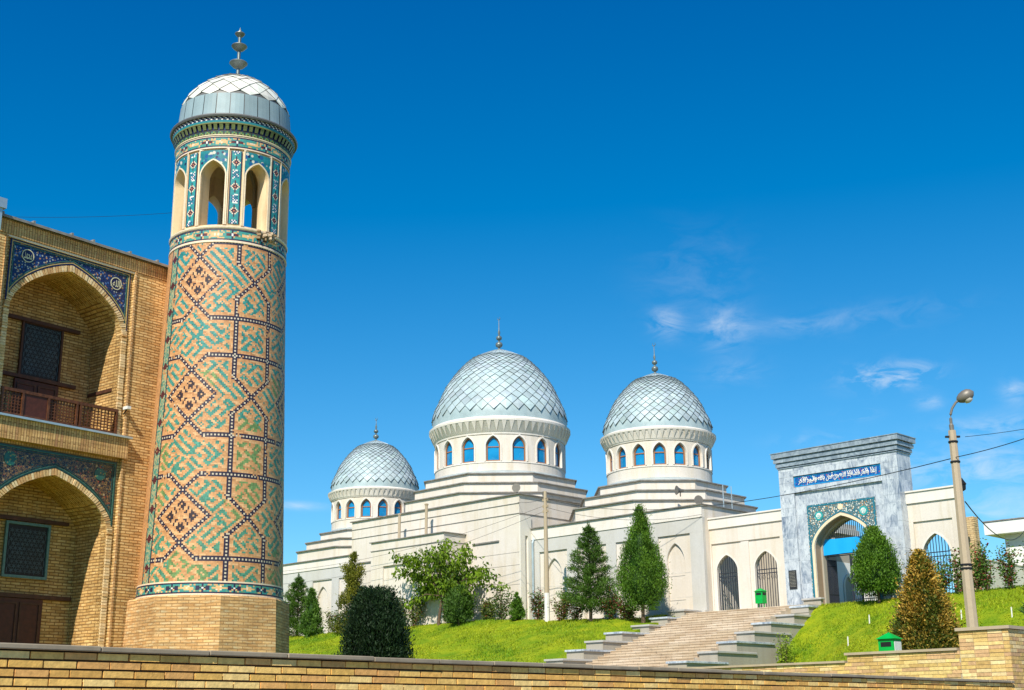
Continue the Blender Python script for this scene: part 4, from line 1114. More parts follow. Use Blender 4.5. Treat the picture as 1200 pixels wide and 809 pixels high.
# diamond flower motif
fx, fy = aA, aJ
mot = ((np.maximum(fx, fy) <= 2) & (np.minimum(fx, fy) == 2)) | ((fx+fy >= 5) & (fx+fy <= 6) & ((fx % 2 == 1) & (fx < 6))) | ((np.abs(fx-7)+fy <= 2) & ~((fx == 7) & (fy == 0))) | ((np.abs(fy-7)+fx <= 2) & ~((fy == 7) & (fx == 0))) | \
      ((fx+fy >= 8) & (fx+fy <= 9) & (fx % 2 == 0) & (fx >= 2) & (fy >= 2))
mot &= (aA+aJ <= 11)
C = np.where(mot[..., None], np.array([.035, .02, .03]), C)
# ribbons: dark edges with a beaded centre
ed_ = (dist <= 1.45); mid = dist <= .5
navy = np.array([.025, .018, .05])
C = np.where((ed_ & ~mid)[..., None] & ((~diag) | ((II+JJ) % 1 == 0))[..., None], navy, C)
bead = np.mod(along, 2) < 1
C = np.where((mid & bead)[..., None], np.array([.66, .58, .46]), C); C = np.where((mid & ~bead)[..., None], navy, C)
# border strips where the shaft meets the facade
cen = int(round(PSI/(2*math.pi)*NC)); rel = (np.arange(NC)-cen+120) % NC-120          # 1.5 degrees per column, 0 faces the viewer
RL = np.repeat(rel[:, None], NR, 1)
for s_ in (-1, 1):
    q = RL*s_ if s_ < 0 else RL-0
    lo_c, hi_c = (38, 45) if s_ < 0 else (88, 95)
    out_ = (q > hi_c); C = np.where(out_[..., None], tanA*(.85+.3*hsh[..., None]), C)
    st_ = (q >= lo_c) & (q <= hi_c); c_ = (q-(lo_c+hi_c)/2); mj = np.mod(JJ, 17)-8
    g = np.where((hsh > .55)[..., None], np.array([.10, .30, .24]), np.array([.40, .42, .26])); C = np.where(st_[..., None], g, C)
    C = np.where((st_ & ((q == lo_c) | (q == hi_c)))[..., None], navy, C)
    pm_ = st_ & (np.abs(c_)+np.abs(mj) <= 2.5); C = np.where(pm_[..., None], np.array([.10, .02, .03]), C)
wear = (np.sin(II*.35+JJ*.05)*np.sin(JJ*.21+II*.1)+hsh*.8) > 1.35
C = np.where(wear[..., None], tanA*.9, C); C *= (.74+.24*nrs.rand(NC, NR, 1))*np.array([1.0, .96, .88])
zz_ = Z0S+np.arange(NR+1)*(Z1S-Z0S)/NR; RR = rz(zz_)
Vx = TX+np.cos(ph_)[:, None]*RR[None]; Vy = TY+np.sin(ph_)[:, None]*RR[None]
VV3 = np.stack([Vx-TX, Vy-TY, np.repeat(zz_[None]-2.0, NC, 0)], 2).reshape(-1, 3); w1 = NR+1
a_i, b_i = np.meshgrid(np.arange(NC), np.arange(NR), indexing='ij'); n_i = (a_i+1) % NC
FF = np.stack([a_i*w1+b_i, n_i*w1+b_i, n_i*w1+b_i+1, a_i*w1+b_i+1], 2).reshape(-1, 4)
sh_ = npmesh('shaft', VV3, FF, C.reshape(-1, 3), 'glazed_brick', mt)


def pattern_ring(name, z0, z1, r0, r1, ncol, nrow, fn, parent, lip=.0):
    Cc = np.array([[fn(i, j) for j in range(nrow)] for i in range(ncol)]); a = np.arange(ncol)*2*math.pi/ncol
    zz2 = np.linspace(z0, z1, nrow+1); r2 = np.linspace(r0, r1, nrow+1)
    V = np.stack([np.cos(a)[:, None]*r2[None], np.sin(a)[:, None]*r2[None], np.repeat(zz2[None]-2.0, ncol, 0)], 2).reshape(-1, 3); w_ = nrow+1
    x, y = np.meshgrid(np.arange(ncol), np.arange(nrow), indexing='ij'); nx_ = (x+1) % ncol
    F_ = np.stack([x*w_+y, nx_*w_+y, nx_*w_+y+1, x*w_+y+1], 2).reshape(-1, 4)
    return npmesh(name, V, F_, Cc.reshape(-1, 3), 'glazed_brick', parent)


h2 = np.random.RandomState(5)
NVY, TRQ, ORG_, WHT, CRM, MAR, TAN = (.02, .016, .05), (.03, .33, .32), (.72, .42, .18), (.76, .72, .64), (.78, .60, .42), (.10, .015, .02), (.68, .42, .22)


def band_fn(nrow, period, red=False):
    half = (nrow-1)/2

    def fn(i, j):
        if j in (0, nrow-1): return CRM
        if j in (1, nrow-2): return NVY
        m = i % period-period//2; y = abs(j-half); x = abs(m)
        if x <= .6 and y <= .6: return WHT if h2.rand() > .2 else ORG_
        if x+y <= 1.6: return NVY
        if x <= .6 and y <= 2.6: return NVY
        if y <= .6 and x <= 3: return MAR if red else NVY
        if (x in (2, 3)) and y <= 1.1: return MAR if red else NVY
        if abs(x-period/2) <= 1.2 and y <= 1.2: return ORG_ if h2.rand() > .25 else CRM
        if abs(x-period/2) <= 3.5 and y <= .6: return ORG_
        q = h2.rand(); return (.62, .36, .15) if q > .74 else ((.10, .26, .16) if q > .5 else (.04, .24+.1*q, .22+.08*q))
    return fn


pattern_ring('tile_band', 4.37, 4.68, 1.70, 1.688, 240, 9, band_fn(9, 16), mt); MB().lathe([(1.70, 4.345), (1.712, 4.368), (1.69, 4.37)], TC, 64).build('band_ledge', 'pale_tile', mt)
pattern_ring('tile_band', 12.86, 13.22, 1.458, 1.442, 216, 10, band_fn(10, 18, True), mt); MB().lathe([(1.444, 12.835), (1.464, 12.84), (1.464, 12.858), (1.44, 12.862)], TC, 64).build('band_ledge', 'pale_tile', mt)
pattern_ring('tile_band', 15.32, 15.66, 1.452, 1.46, 216, 10, band_fn(10, 18, True), mt)
# gallery with eight openings
RG = 1.425
fg = lambda a, v_, z_: (TX+(RG-v_)*math.cos(a/RG), TY+(RG-v_)*math.sin(a/RG), z_)
mb = MB(); pc = [PSI+R(-19.5+45*k) for k in range(8)]; ops = [(p*RG, R(12.2)*RG, 13.30, 14.62, 15.0) for p in pc]
arched_wall(mb, (pc[0]-R(22.5))*RG, (pc[0]-R(22.5)+2*math.pi)*RG, 0, .38, 13.2, 15.34, ops, fg, step=.12, caps=False)
gal = mb.build('gallery_wall', 'gallery_plaster', mt)
MB().lathe([(1.46, 13.2), (1.475, 13.23), (1.475, 13.26), (1.02, 13.30)], TC, 64).build('gallery_floor', 'pale_tile', mt)
MB().lathe([(1.45, 15.30), (1.03, 15.30)], TC, 48).build('gallery_ceiling', 'gallery_plaster', gal)
dm = MB().lathe([(1.04, 15.28), (1.0, 15.5), (.7, 15.9), (0, 16.1)], TC, 32).build('inner_vault', 'gallery_plaster', gal)
rbs = MB()
for k in range(8):
    a = R(22.5+45*k); rbs.tube([(TX+r*math.cos(a), TY+r*math.sin(a), z) for r, z in ((1.03, 14.7), (1.0, 15.3), (.7, 15.8), (.1, 16.0))], .05, 5)
rbs.build('vault_ribs', 'cheek_render', gal)
sp_ = MB(); es = MB(); pil_ = MB(); pcols = []; tstrip = MB()
for p in pc:
    u0, u1 = (p-R(14.2))*RG, (p+R(14.2))*RG
    arched_wall(sp_, u0, u1, -.018, -.001, 14.58, 15.27, [(p*RG, R(12.9)*RG, 14.58, 14.62, 15.05)], fg, step=.08)
    strip(es, [((p-R(12.4))*RG, 13.3)]+arch_pts(p*RG, R(12.4)*RG, 14.62, .385, 10)+[((p+R(12.4))*RG, 13.3)], .035, -.028, 0, 0, fg)
    strip(es, [(u0, 13.3), (u0, 15.285), (u1, 15.285), (u1, 13.3)], .03, -.03, 0, 0, fg)
    s0, s1 = p+R(22.5-5.6), p+R(22.5+5.6); nx_, ny_ = 9, 54
    for i in range(nx_):
        for j in range(ny_):
            a0_, a1_ = s0+(s1-s0)*i/nx_, s0+(s1-s0)*(i+1)/nx_; z0_, z1_ = 13.33+1.93*j/ny_, 13.33+1.93*(j+1)/ny_
            tstrip.quad([fg(a0_*RG, -.02, z0_), fg(a1_*RG, -.02, z0_), fg(a1_*RG, -.02, z1_), fg(a0_*RG, -.02, z1_)])
            x, y = abs(i-4), (j % 18)-9; yy = abs(y)
            if i in (0, 8): cc = NVY if i in (0, 8) else CRM
            elif x <= .5 and yy <= .5: cc = (.6, .2, .08)
            elif x+yy <= 2.2 or (x == 0 and yy <= 4): cc = (.05, .01, .03)
            elif (x+yy <= 3.4): cc = CRM
            elif x <= 2 and abs(yy-9) <= 2 and (x+abs(yy-9)) % 2 == 0: cc = (.02, .03, .16)
            elif x <= 2 and abs(yy-9) <= 3 and h2.rand() > .5: cc = WHT
            else: cc = (.025, .22+.08*h2.rand(), .23+.06*h2.rand())
            pcols.append(cc)
sp_.build('tile_spandrel', 'gallery_floral', gal, uvf=cyl_uv); es.build('arch_edging', 'pale_tile', gal); tstrip.build('tile_strip', 'glazed_brick', gal, colors=pcols)
# cornice
pattern_ring('green_frieze', 15.66, 15.80, 1.462, 1.47, 216, 4, lambda i, j: [(.02, .13, .06), (.20, .26, .05), (.02, .17, .13), (.03, .03, .03)][(i*(j+1)+j) % 4], mt)
MB().lathe([(1.46, 15.655), (1.48, 15.66), (1.48, 15.68), (1.46, 15.69)], TC, 64).build('cornice_ledge', 'pale_tile', mt)
mq = MB()
for k in range(64):
    a = 2*math.pi*k/64; da = math.pi/64*.6
    Q = lambda r, z, t_: (TX+r*math.cos(a+t_), TY+r*math.sin(a+t_), z)
    mq.quad([Q(1.47, 15.82, -da), Q(1.47, 15.82, da), Q(1.535, 15.96, da), Q(1.535, 15.96, -da)], 0)
    mq.quad([Q(1.40, 15.82, -da), Q(1.47, 15.82, -da), Q(1.535, 15.96, -da), Q(1.40, 15.96, -da)], 1); mq.quad([Q(1.40, 15.82, da), Q(1.47, 15.82, da), Q(1.535, 15.96, da), Q(1.40, 15.96, da)], 1)
mq.lathe([(1.45, 15.80), (1.455, 15.96)], TC, 64, mi=1).build('corbel_ring', ['corbel_tile', 'navy_tile'], mt)
pattern_ring('turquoise_ring', 15.955, 16.04, 1.538, 1.55, 216, 3, lambda i, j: [(.18, .18, .05), (.02, .22, .22), (.02, .20, .26)][j], mt)
pattern_ring('checker_ring', 16.04, 16.14, 1.552, 1.56, 216, 3, lambda i, j: WHT if (i+j) % 3 == 0 else NVY, mt)
MB().lathe([(1.50, 15.955), (1.538, 15.956)], TC, 64).lathe([(1.45, 16.139), (1.61, 16.12), (1.63, 16.16), (1.61, 16.20), (1.43, 16.23)], TC, 64).build('drip_edge', 'lead_dark', mt)
ld_ = MB(); r7 = random.Random(4)
ns = 26
for k in range(ns):
    a0_, a1_ = 2*math.pi*(k+.03)/ns, 2*math.pi*(k+.97)/ns; o_ = r7.uniform(0, .012)
    for s_ in range(3):
        b0, b1 = a0_+(a1_-a0_)*s_/3, a0_+(a1_-a0_)*(s_+1)/3
        ld_.quad([(TX+(1.455+o_)*math.cos(b0), TY+(1.455+o_)*math.sin(b0), 16.21), (TX+(1.455+o_)*math.cos(b1), TY+(1.455+o_)*math.sin(b1), 16.21), (TX+(1.40+o_)*math.cos(b1), TY+(1.40+o_)*math.sin(b1), 16.86), (TX+(1.40+o_)*math.cos(b0), TY+(1.40+o_)*math.sin(b0), 16.86)])
dr = ld_.build('lead_drum', 'dome_sheet', mt, colors=[tuple(x*q for x in (.27, .36, .37)) for q in [r7.uniform(.85, 1.12) for _ in range(ns)] for _2 in range(3)])
MB().lathe([(1.44, 16.2), (1.39, 16.87)], TC, 64).build('drum_core', 'lead_dark', dr)
pr_ = [(1.40, 16.86), (1.37, 16.95), (1.29, 17.14), (1.13, 17.36), (.90, 17.58), (.62, 17.77), (.32, 17.90), (.08, 17.97), (.02, 17.98)]
dk = MB().lathe([(a-.012, b) for a, b in pr_], TC, 48).build('dome', 'lead_dark', mt, smooth=60)
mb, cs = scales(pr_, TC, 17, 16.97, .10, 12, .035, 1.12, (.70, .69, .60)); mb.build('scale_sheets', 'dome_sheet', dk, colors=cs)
fp = [(.05, 17.9), (.045, 18.25)]
for zc_, r in ((18.40, .24), (18.90, .21), (19.27, .135)): fp += [(.045, zc_-.14*r/.24), (r*.6, zc_-.09*r/.24), (r, zc_+.015), (r*.97, zc_+.035), (.05, zc_+.06), (.04, zc_+.12)]
fp += [(.03, 19.38), (.0, 19.50)]
MB().lathe(fp, TC, 20).build('finial', 'finial_metal', mt, smooth=40)
# broken masonry at the gallery sill on the right
bkn = MB(); r8 = random.Random(6); cs = []
for i in range(40):
    a = PSI+R(r8.uniform(27, 50)); z = 13.28-r8.uniform(0, .22); r = 1.44+r8.uniform(0, .05)
    x, y = TX+r*math.cos(a), TY+r*math.sin(a); s_ = r8.uniform(.02, .05); bkn.box(x-s_, x+s_, y-s_, y+s_, z-s_*.6, z+s_*.6); cs += [(.30, .20, .11) if r8.random() > .4 else (.5, .38, .25)]*6
bkn.build('broken_brick', 'laid_brick', mt, colors=cs)


# ================================================================== PLANTS
def leaf_mesh(name, P, D, L, Wd, col_, parent, seed, fold=.25):
    """one folded kite-shaped leaf per point: P positions, D directions, L lengths, Wd widths"""
    r = np.random.RandomState(seed); n = len(P); D = D/np.linalg.norm(D, axis=1, keepdims=True).clip(1e-6)
    S = np.cross(D, r.normal(0, 1, (n, 3))); S /= np.linalg.norm(S, axis=1, keepdims=True).clip(1e-6)
    V = np.empty((n, 4, 3)); V[:, 0] = P; V[:, 1] = P+D*L[:, None]*.45+S*Wd[:, None]*.5; V[:, 2] = P+D*L[:, None]; V[:, 3] = P+D*L[:, None]*.45-S*Wd[:, None]*.5
    return npmesh(name, V.reshape(-1, 3), np.arange(n*4).reshape(-1, 4), col_, 'foliage', parent)


def conifer(name, label, fr, u, v, zb, h, w, prof, dens=9000, tint=((.025, .08, .008), (.16, .30, .022)), leaf=(.10, .035), clumps=260, trunk=.35, seed=1, cat='tree', group=None,
            tips=None, up_=.7, lean=0, ragged=.10, tr=.05, core_=True, part='crown'):
    """evergreen built from sprays gathered in clumps over a profile; prof maps height 0..1 to radius 0..1"""
    dens = int(dens*1.5); t_ = thing(name, label, cat, fr, (u, v, zb), group); r = np.random.RandomState(seed)
    hh = r.rand(clumps)**.9; k = np.array([prof(x) for x in hh]); keep = r.rand(clumps) < (.25+.75*k/k.max()); hh, k = hh[keep], k[keep]; m = len(hh)
    an = r.rand(m)*2*np.pi; rad = k*w/2*(1+r.normal(0, ragged, m))*np.where(r.rand(m) < .25, r.uniform(.4, .8, m), 1)
    cs = w*.5*r.uniform(.12, .24, m)*(.5+.5*k)
    Cc = np.stack([np.cos(an)*rad*.9+lean*hh, np.sin(an)*rad*.9, trunk+hh*(h-trunk)], 1)
    idx = r.randint(0, m, dens); off = r.normal(0, 1, (dens, 3))*cs[idx][:, None]*np.array([[.8, .8, 1.1]])
    P = Cc[idx]+off; P[:, 2] = np.clip(P[:, 2], trunk*.7, h*1.02)
    out = np.stack([np.cos(an[idx]), np.sin(an[idx]), np.zeros(dens)], 1)
    dens = int(dens)
    D = out*(1-up_)+np.array([[0, 0, up_]])+r.normal(0, .38, (dens, 3))
    L = leaf[0]*1.25*r.uniform(.6, 1.5, dens); Wd = leaf[1]*1.6*r.uniform(.6, 1.4, dens)
    ct = (r.rand(m)[idx]*.6+r.rand(dens)*.4)**1.2; col_ = np.array(tint[0])[None]*(1-ct[:, None])+np.array(tint[1])[None]*ct[:, None]
    if tips is not None:
        q = np.clip((np.hypot(P[:, 0], P[:, 1])/(np.interp(P[:, 2]/h, np.linspace(0, 1, 20), [prof(x) for x in np.linspace(0, 1, 20)])*w/2+.05)-.55)*2.2, 0, 1)*(r.rand(m)[idx] > tips[2])*np.clip(.45+P[:, 2]/h, 0, 1)
        tc = np.array(tips[0])[None]*(1-r.rand(dens, 1))+np.array(tips[1])[None]*r.rand(dens, 1); col_ = col_*(1-q[:, None])+tc*q[:, None]
    cr = leaf_mesh(part, P, D, L, Wd, col_, t_, seed)
    if core_:
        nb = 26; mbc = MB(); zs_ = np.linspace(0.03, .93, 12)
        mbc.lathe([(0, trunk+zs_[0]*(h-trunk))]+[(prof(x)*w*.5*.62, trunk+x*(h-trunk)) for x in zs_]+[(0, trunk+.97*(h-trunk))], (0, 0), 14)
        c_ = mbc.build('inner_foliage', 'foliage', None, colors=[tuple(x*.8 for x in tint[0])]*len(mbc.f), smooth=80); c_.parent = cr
        for vv in c_.data.vertices:
            q = .75+.5*rnd.random(); vv.co.x = vv.co.x*q+lean*vv.co.z/h; vv.co.y *= q
    tk = MB(); tk.tube([(0, 0, -.3), (0, 0, trunk*.6), (lean*.4, 0, h*.55)], [tr*1.25, tr, tr*.4], 7); o = tk.build('trunk', 'bark', None); o.parent = t_
    return t_


def pine(name, label, fr, u, v, zb, h, w, seed, tint, z0):
    t_ = thing(name, label, 'tree', fr, (u, v, zb)); r = np.random.RandomState(seed); tk = MB(); P = []; D = []
    tk.tube([(0, 0, -.3), (.03, 0, h*.5), (0, 0, h*.98)], [.10, .065, .015], 7); nb = int(26*h/2.6)+24
    for i in range(nb):
        x = (i+r.rand()*.8)/nb; z = z0+x*(h-z0)*.97; a = i*2.4+r.rand()*.9; L_ = (w/2)*((1-x)**.8)*r.uniform(.68, 1.08)*(.9 if x < .08 else 1)+.10
        a0 = Vector((0, 0, z)); tip = Vector((math.cos(a)*L_, math.sin(a)*L_, z+L_*r.uniform(.12, .42))); m_ = a0.lerp(tip, .5)-Vector((0, 0, .05*L_)); tk.tube([a0, m_, tip], [.022, .014, .006], 4)
        k = int(270*L_+70)
        for q in range(k):
            t2 = r.beta(1.7, 1.0)*1.04; p = a0.lerp(m_, t2*2) if t2 < .5 else m_.lerp(tip, t2*2-1); sg = .045+.11*L_*(1-abs(t2-.62))
            P.append(np.array(p)+r.normal(0, sg, 3)*np.array([1, 1, .62])); D.append(np.array([math.cos(a)*.7, math.sin(a)*.7, .55])+r.normal(0, .45, 3))
    for q in range(160): P.append(np.array([0, 0, h*r.uniform(.86, 1.02)])+r.normal(0, .05, 3)); D.append(np.array([0, 0, 1.])+r.normal(0, .4, 3))
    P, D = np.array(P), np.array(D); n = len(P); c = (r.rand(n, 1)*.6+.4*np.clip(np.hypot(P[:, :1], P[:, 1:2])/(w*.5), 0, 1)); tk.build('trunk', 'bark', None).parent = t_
    leaf_mesh('crown', P, D, .15*r.uniform(.6, 1.4, n), .032*r.uniform(.7, 1.4, n), np.array(tint[0])*(1-c)+np.array(tint[1])*c, t_, seed)


teardrop = lambda x: min(1, .45+(max(x, 0)/.2)**.8*.55)*(1-max(0, (x-.22)/.78)**1.15)
cone_ = lambda x: (1-x)**.85*min(1, .55+x*3)
slim = lambda x: math.sqrt(max(0, 1-(2*abs(x-.38)/1.25)**2))*(1 if x < .38 else (1-(x-.38)*.5))
bush_p = lambda x: math.sqrt(max(0.0, 1-((x-.38)/.63)**2))
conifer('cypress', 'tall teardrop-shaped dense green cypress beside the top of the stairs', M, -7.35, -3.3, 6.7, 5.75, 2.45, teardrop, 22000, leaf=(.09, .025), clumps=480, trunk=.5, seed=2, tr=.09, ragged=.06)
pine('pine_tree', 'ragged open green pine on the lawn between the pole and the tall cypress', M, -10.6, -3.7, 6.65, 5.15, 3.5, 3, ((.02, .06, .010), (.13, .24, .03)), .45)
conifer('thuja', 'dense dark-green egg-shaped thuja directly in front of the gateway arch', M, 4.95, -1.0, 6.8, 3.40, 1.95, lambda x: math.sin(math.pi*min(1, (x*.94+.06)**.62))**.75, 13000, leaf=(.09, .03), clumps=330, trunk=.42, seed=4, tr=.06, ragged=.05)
conifer('thuja', 'conical thuja with orange-brown tips, nearest tree behind the low brick wall', M, 20.87, -28.0, 2.45, 2.95, 1.85, lambda x: (1-x)**.95*min(1, .8+x*2), 27000, tint=((.05, .07, .010), (.16, .20, .025)), tips=((.46, .31, .06), (.33, .19, .025), .34), leaf=(.055, .022), clumps=420, trunk=.2, seed=5, tr=.06, ragged=.13, up_=.4)
conifer('juniper_bush', 'very dark rounded juniper bush standing just behind the long garden wall', M, 9.80, -35.8, 2.0, 2.84, 1.60, lambda x: math.sqrt(max(0, 1-(max(0, x-.22)/.80)**2))*(1 if x > .22 else .9+x*.45), 27000, tint=((.004, .014, .006), (.030, .066, .020)), leaf=(.075, .019), clumps=420, trunk=.1, seed=6, cat='bush', ragged=.07, part='foliage')
conifer('thuja', 'slim yellowish-green thuja rising behind the dark rounded bush', M, -31.3, -3.2, 6.9, 5.2, 2.3, lambda x: (1-x)**.5*(.7+.3*math.sin(x*17+1)), 7000, tint=((.07, .09, .010), (.27, .26, .03)), leaf=(.14, .04), clumps=150, trunk=.2, seed=7, ragged=.2, core_=False)
conifer('thuja', 'small oval green thuja under the right side of the broadleaf tree', M, -20.2, -4.3, 6.75, 2.35, 1.5, bush_p, 4500, tint=((.04, .09, .012), (.11, .21, .03)), leaf=(.11, .035), clumps=140, trunk=.5, seed=8, tr=.05)
conifer('thuja', 'smallest conical thuja, left of the thin concrete pole among the shrubs', M, -16.1, -3.7, 6.75, 1.75, .95, cone_, 2600, leaf=(.09, .03), clumps=90, trunk=.3, seed=9, tr=.035)
pine('pine_tree', 'open green pine partly hidden behind the minaret base', M, -37.2, -3.2, 6.9, 4.3, 3.2, 10, ((.03, .08, .012), (.14, .25, .03)), .3)
conifer('thuja', 'bright green pointed thuja between the minaret base and the slim yellowish one', M, -34.7, -3.9, 6.75, 3.3, 1.6, cone_, 5500, tint=((.035, .09, .010), (.13, .24, .03)), leaf=(.12, .035), clumps=150, trunk=.2, seed=11, ragged=.1)
pine('pine_tree', 'dark pine branches entering at the right edge above the brick pier', M, 24.25, -27.6, 2.45, 3.3, 2.0, 12, ((.012, .045, .014), (.05, .13, .035)), .25)


def shrub(name, label, fr, u, v, zb, h, w, seed, tint=((.035, .09, .012), (.15, .27, .035)), blooms=0, group=None, dens=None, leaf=(.11, .06), stems=9, red=0.):
    t_ = thing(name, label, 'bush', fr, (u, v, zb), group); r = np.random.RandomState(seed); st = MB(); P = []; D = []
    for i in range(stems):
        a = r.rand()*6.283; b = r.uniform(.15, .5)*w; hh = h*r.uniform(.65, 1.0); base = Vector((math.cos(a)*.06, math.sin(a)*.06, -.1)); tip = Vector((math.cos(a)*b, math.sin(a)*b, hh))
        mid = base.lerp(tip, .5)+Vector((math.cos(a)*b*.15, math.sin(a)*b*.15, .05)); st.tube([base, mid, tip], [.022, .016, .008], 4)
        k = int((dens or 110)*r.uniform(.7, 1.3))
        for q in range(k):
            t2 = r.uniform(.15, 1.03); p = base.lerp(mid, t2*2) if t2 < .5 else mid.lerp(tip, t2*2-1); s_ = .05+.13*w*.6
            P.append(np.array(p)+r.normal(0, s_, 3)); D.append([r.normal(), r.normal(), r.uniform(-.3, .8)])
    st.build('stems', 'bark', None).parent = t_
    P, D = np.array(P), np.array(D); n = len(P); P[:, 2] = np.maximum(P[:, 2], .03); c = r.rand(n, 1); col_ = np.array(tint[0])*(1-c)+np.array(tint[1])*c
    if red: m = (r.rand(n) < red)[:, None]; col_ = np.where(m, np.array([.22, .05, .03])*(.6+.8*c), col_)
    leaf_mesh('leaves', P, D, leaf[0]*r.uniform(.6, 1.4, n), leaf[1]*r.uniform(.6, 1.4, n), col_, t_, seed)
    if blooms:
        fm_ = MB()
        for i in range(blooms):
            p = P[r.randint(n)]; s_ = .05
            fm_.lathe([(0, p[2]-s_), (s_, p[2]), (s_*.8, p[2]+s_*.6), (0, p[2]+s_*.8)], (p[0], p[1]), 6)
        fm_.build('blooms', 'red_bloom', None).parent = t_
    return t_


GB = 'shrubs planted along the mosque wall'
for i, (u, h, w, lb) in enumerate([(-33.2, 1.5, 1.5, 'leafy shrub at the foot of the left wing, right of the bright green thuja'), (-31.9, 1.3, 1.2, 'pale-leaved shrub at the foot of the left wing, just left of the slim yellowish thuja'),
                                   (-26.6, 1.9, 1.2, 'shrub with an upright pointed tip, touching the right side of the dark juniper bush'), (-25.1, 1.6, 1.0, 'thin open shrub between the dark juniper bush and the broadleaf tree trunk'),
                                   (-22.0, 1.3, 1.1, 'low dark shrub immediately right of the broadleaf tree trunk'), (-21.2, 1.0, 1.0, 'lowest pale shrub, left of the small oval thuja'),
                                   (-18.9, 1.2, 1.0, 'yellow-green shrub immediately right of the small oval thuja'), (-17.6, 1.8, 1.3, 'full rounded shrub left of the smallest conical thuja'),
                                   (-14.9, 1.6, .8, 'thin reddish-tipped shrub between the drainpipe and the thin pole'), (-13.0, 1.2, 1.0, 'thin rose shrub immediately right of the thin pole'),
                                   (-12.2, 1.7, 1.2, 'reddish rose shrub close to the left side of the ragged pine'), (-9.4, 1.5, 1.2, 'rose shrub between the ragged pine and the tall cypress'), (-8.6, 1.0, .9, 'small low rose shrub at the left foot of the tall cypress')]):
    shrub('shrub', lb, M, u, -3.15-.25*(i % 2), float(height(u, -3.3))-.02, h, w, 30+i, red=.25 if i > 7 else .03, blooms=3 if i > 8 else 0, group=GB, leaf=(.14, .075),
          tint=((.03, .07, .012), (.12, .19, .04)) if i % 3 else ((.06, .10, .015), (.20, .24, .05)))
GC = 'rose bushes in front of the right-hand cream wall'
for i, (u, v, h, w, lb) in enumerate([(7.0, -.25, 1.7, 1.3, 'dark rose bush with red blooms below the grilled arch, left half'), (7.75, -.35, 1.5, 1.0, 'rose bush with pale leaves below the right edge of the grilled arch'),
                                      (8.75, -.5, 1.9, 1.0, 'green bush immediately left of the concrete lamp post'), (9.55, -.6, 2.1, 1.2, 'full green bush immediately right of the concrete lamp post'),
                                      (10.15, -.7, 1.7, .8, 'thin rose bush at the left end of the low greyish wall'), (11.35, -1.0, 1.9, .9, 'single upright rose bush in front of the low greyish wall'),
                                      (12.65, -1.6, 1.2, .8, 'lowest rose bush, in front of the corner of the white building'), (13.0, -1.9, 2.1, .9, 'tall rose bush before the white building at the picture edge')]):
    shrub('rose_bush', lb, M, u, v, float(height(u, v))-.02, h, w, 60+i, red=.16, blooms=5, group=GC, leaf=(.13, .07), stems=10)
shrub('shrub', 'lone leafy green shrub growing against the right cheek wall low on the bank', M, 2.3, -5.3, float(height(2.3, -5.3))-.05, 1.75, 1.25, 90, tint=((.12, .20, .012), (.34, .44, .04)), dens=110, leaf=(.13, .05))

# broadleaf tree
bt = thing('broadleaf_tree', 'small spreading broadleaf tree with drooping leaf sprays in front of the central hall', 'tree', M, (-22.6, -3.7, 7.0))
r = np.random.RandomState(21); lim = MB()
lim.tube([(0, 0, -.3), (.05, 0, .5), (.22, 0, 1.3), (.45, 0, 2.0)], [.13, .10, .085, .07], 8)
Pn, Dn = [], []
# limbs: end points (u, v, z) spread unevenly, lower sprays left and right
for (x, y, z, s_) in [(-3.6, .2, 3.9, 1.0), (-2.7, -.6, 4.7, 1.0), (-3.0, .6, 1.9, .8), (-1.5, .5, 5.0, 1.1), (-.9, -.8, 4.4, 1.1), (.2, .3, 5.35, 1.1), (.9, -.7, 4.6, 1.1), (1.6, .5, 4.9, 1.0), (2.6, -.2, 4.2, 1.0), (3.4, .4, 3.5, .9),
                      (4.5, -.1, 2.9, .7), (5.2, .2, 2.3, .45), (3.2, -.5, 2.0, .7), (1.9, -.6, 2.6, .9), (.5, .6, 3.2, 1.0), (-1.2, -.3, 3.2, 1.0), (-2.0, .2, 2.6, .8), (-.5, 1.1, 4.0, 1.0), (1.4, 1.2, 3.6, 1.0), (2.3, .8, 3.2, .9), (-1.4, -.9, 1.5, .35)]:
    a = Vector((.35, 0, 1.7+.2*r.rand())); b = Vector((x*.97, y*1.3, z*.93)); m_ = a.lerp(b, .5)+Vector((0, 0, .35)); lim.tube([a, m_, b], [.05, .03, .012], 5)
    for q in range(int(250*s_)):
        t2 = min(1.08, r.beta(2.2, 1.1)*1.1); p = a.lerp(m_, t2*2) if t2 < .5 else m_.lerp(b, t2*2-1)
        sg = .19*s_+.09; o_ = r.normal(0, sg, 3)*np.array([1.1, 1.1, .55]); Pn.append(np.array(p)+o_); Dn.append([r.normal(0, .5)+.25*np.sign(x), r.normal(0, .5), -.75+r.normal(0, .35)])
Pn, Dn = np.array(Pn), np.array(Dn); n = len(Pn); c = r.rand(n, 1); cl = (np.sin(Pn[:, :1]*2.1+1)*np.sin(Pn[:, 2:]*2.7)*.5+.5)*.6+.4*c
lim.build('trunk', 'bark', None).parent = bt
leaf_mesh('crown', Pn, Dn, .27*r.uniform(.6, 1.35, n), .13*r.uniform(.7, 1.3, n), np.array([.03, .07, .004])*(1-cl)+np.array([.20, .31, .012])*cl, bt, 5)

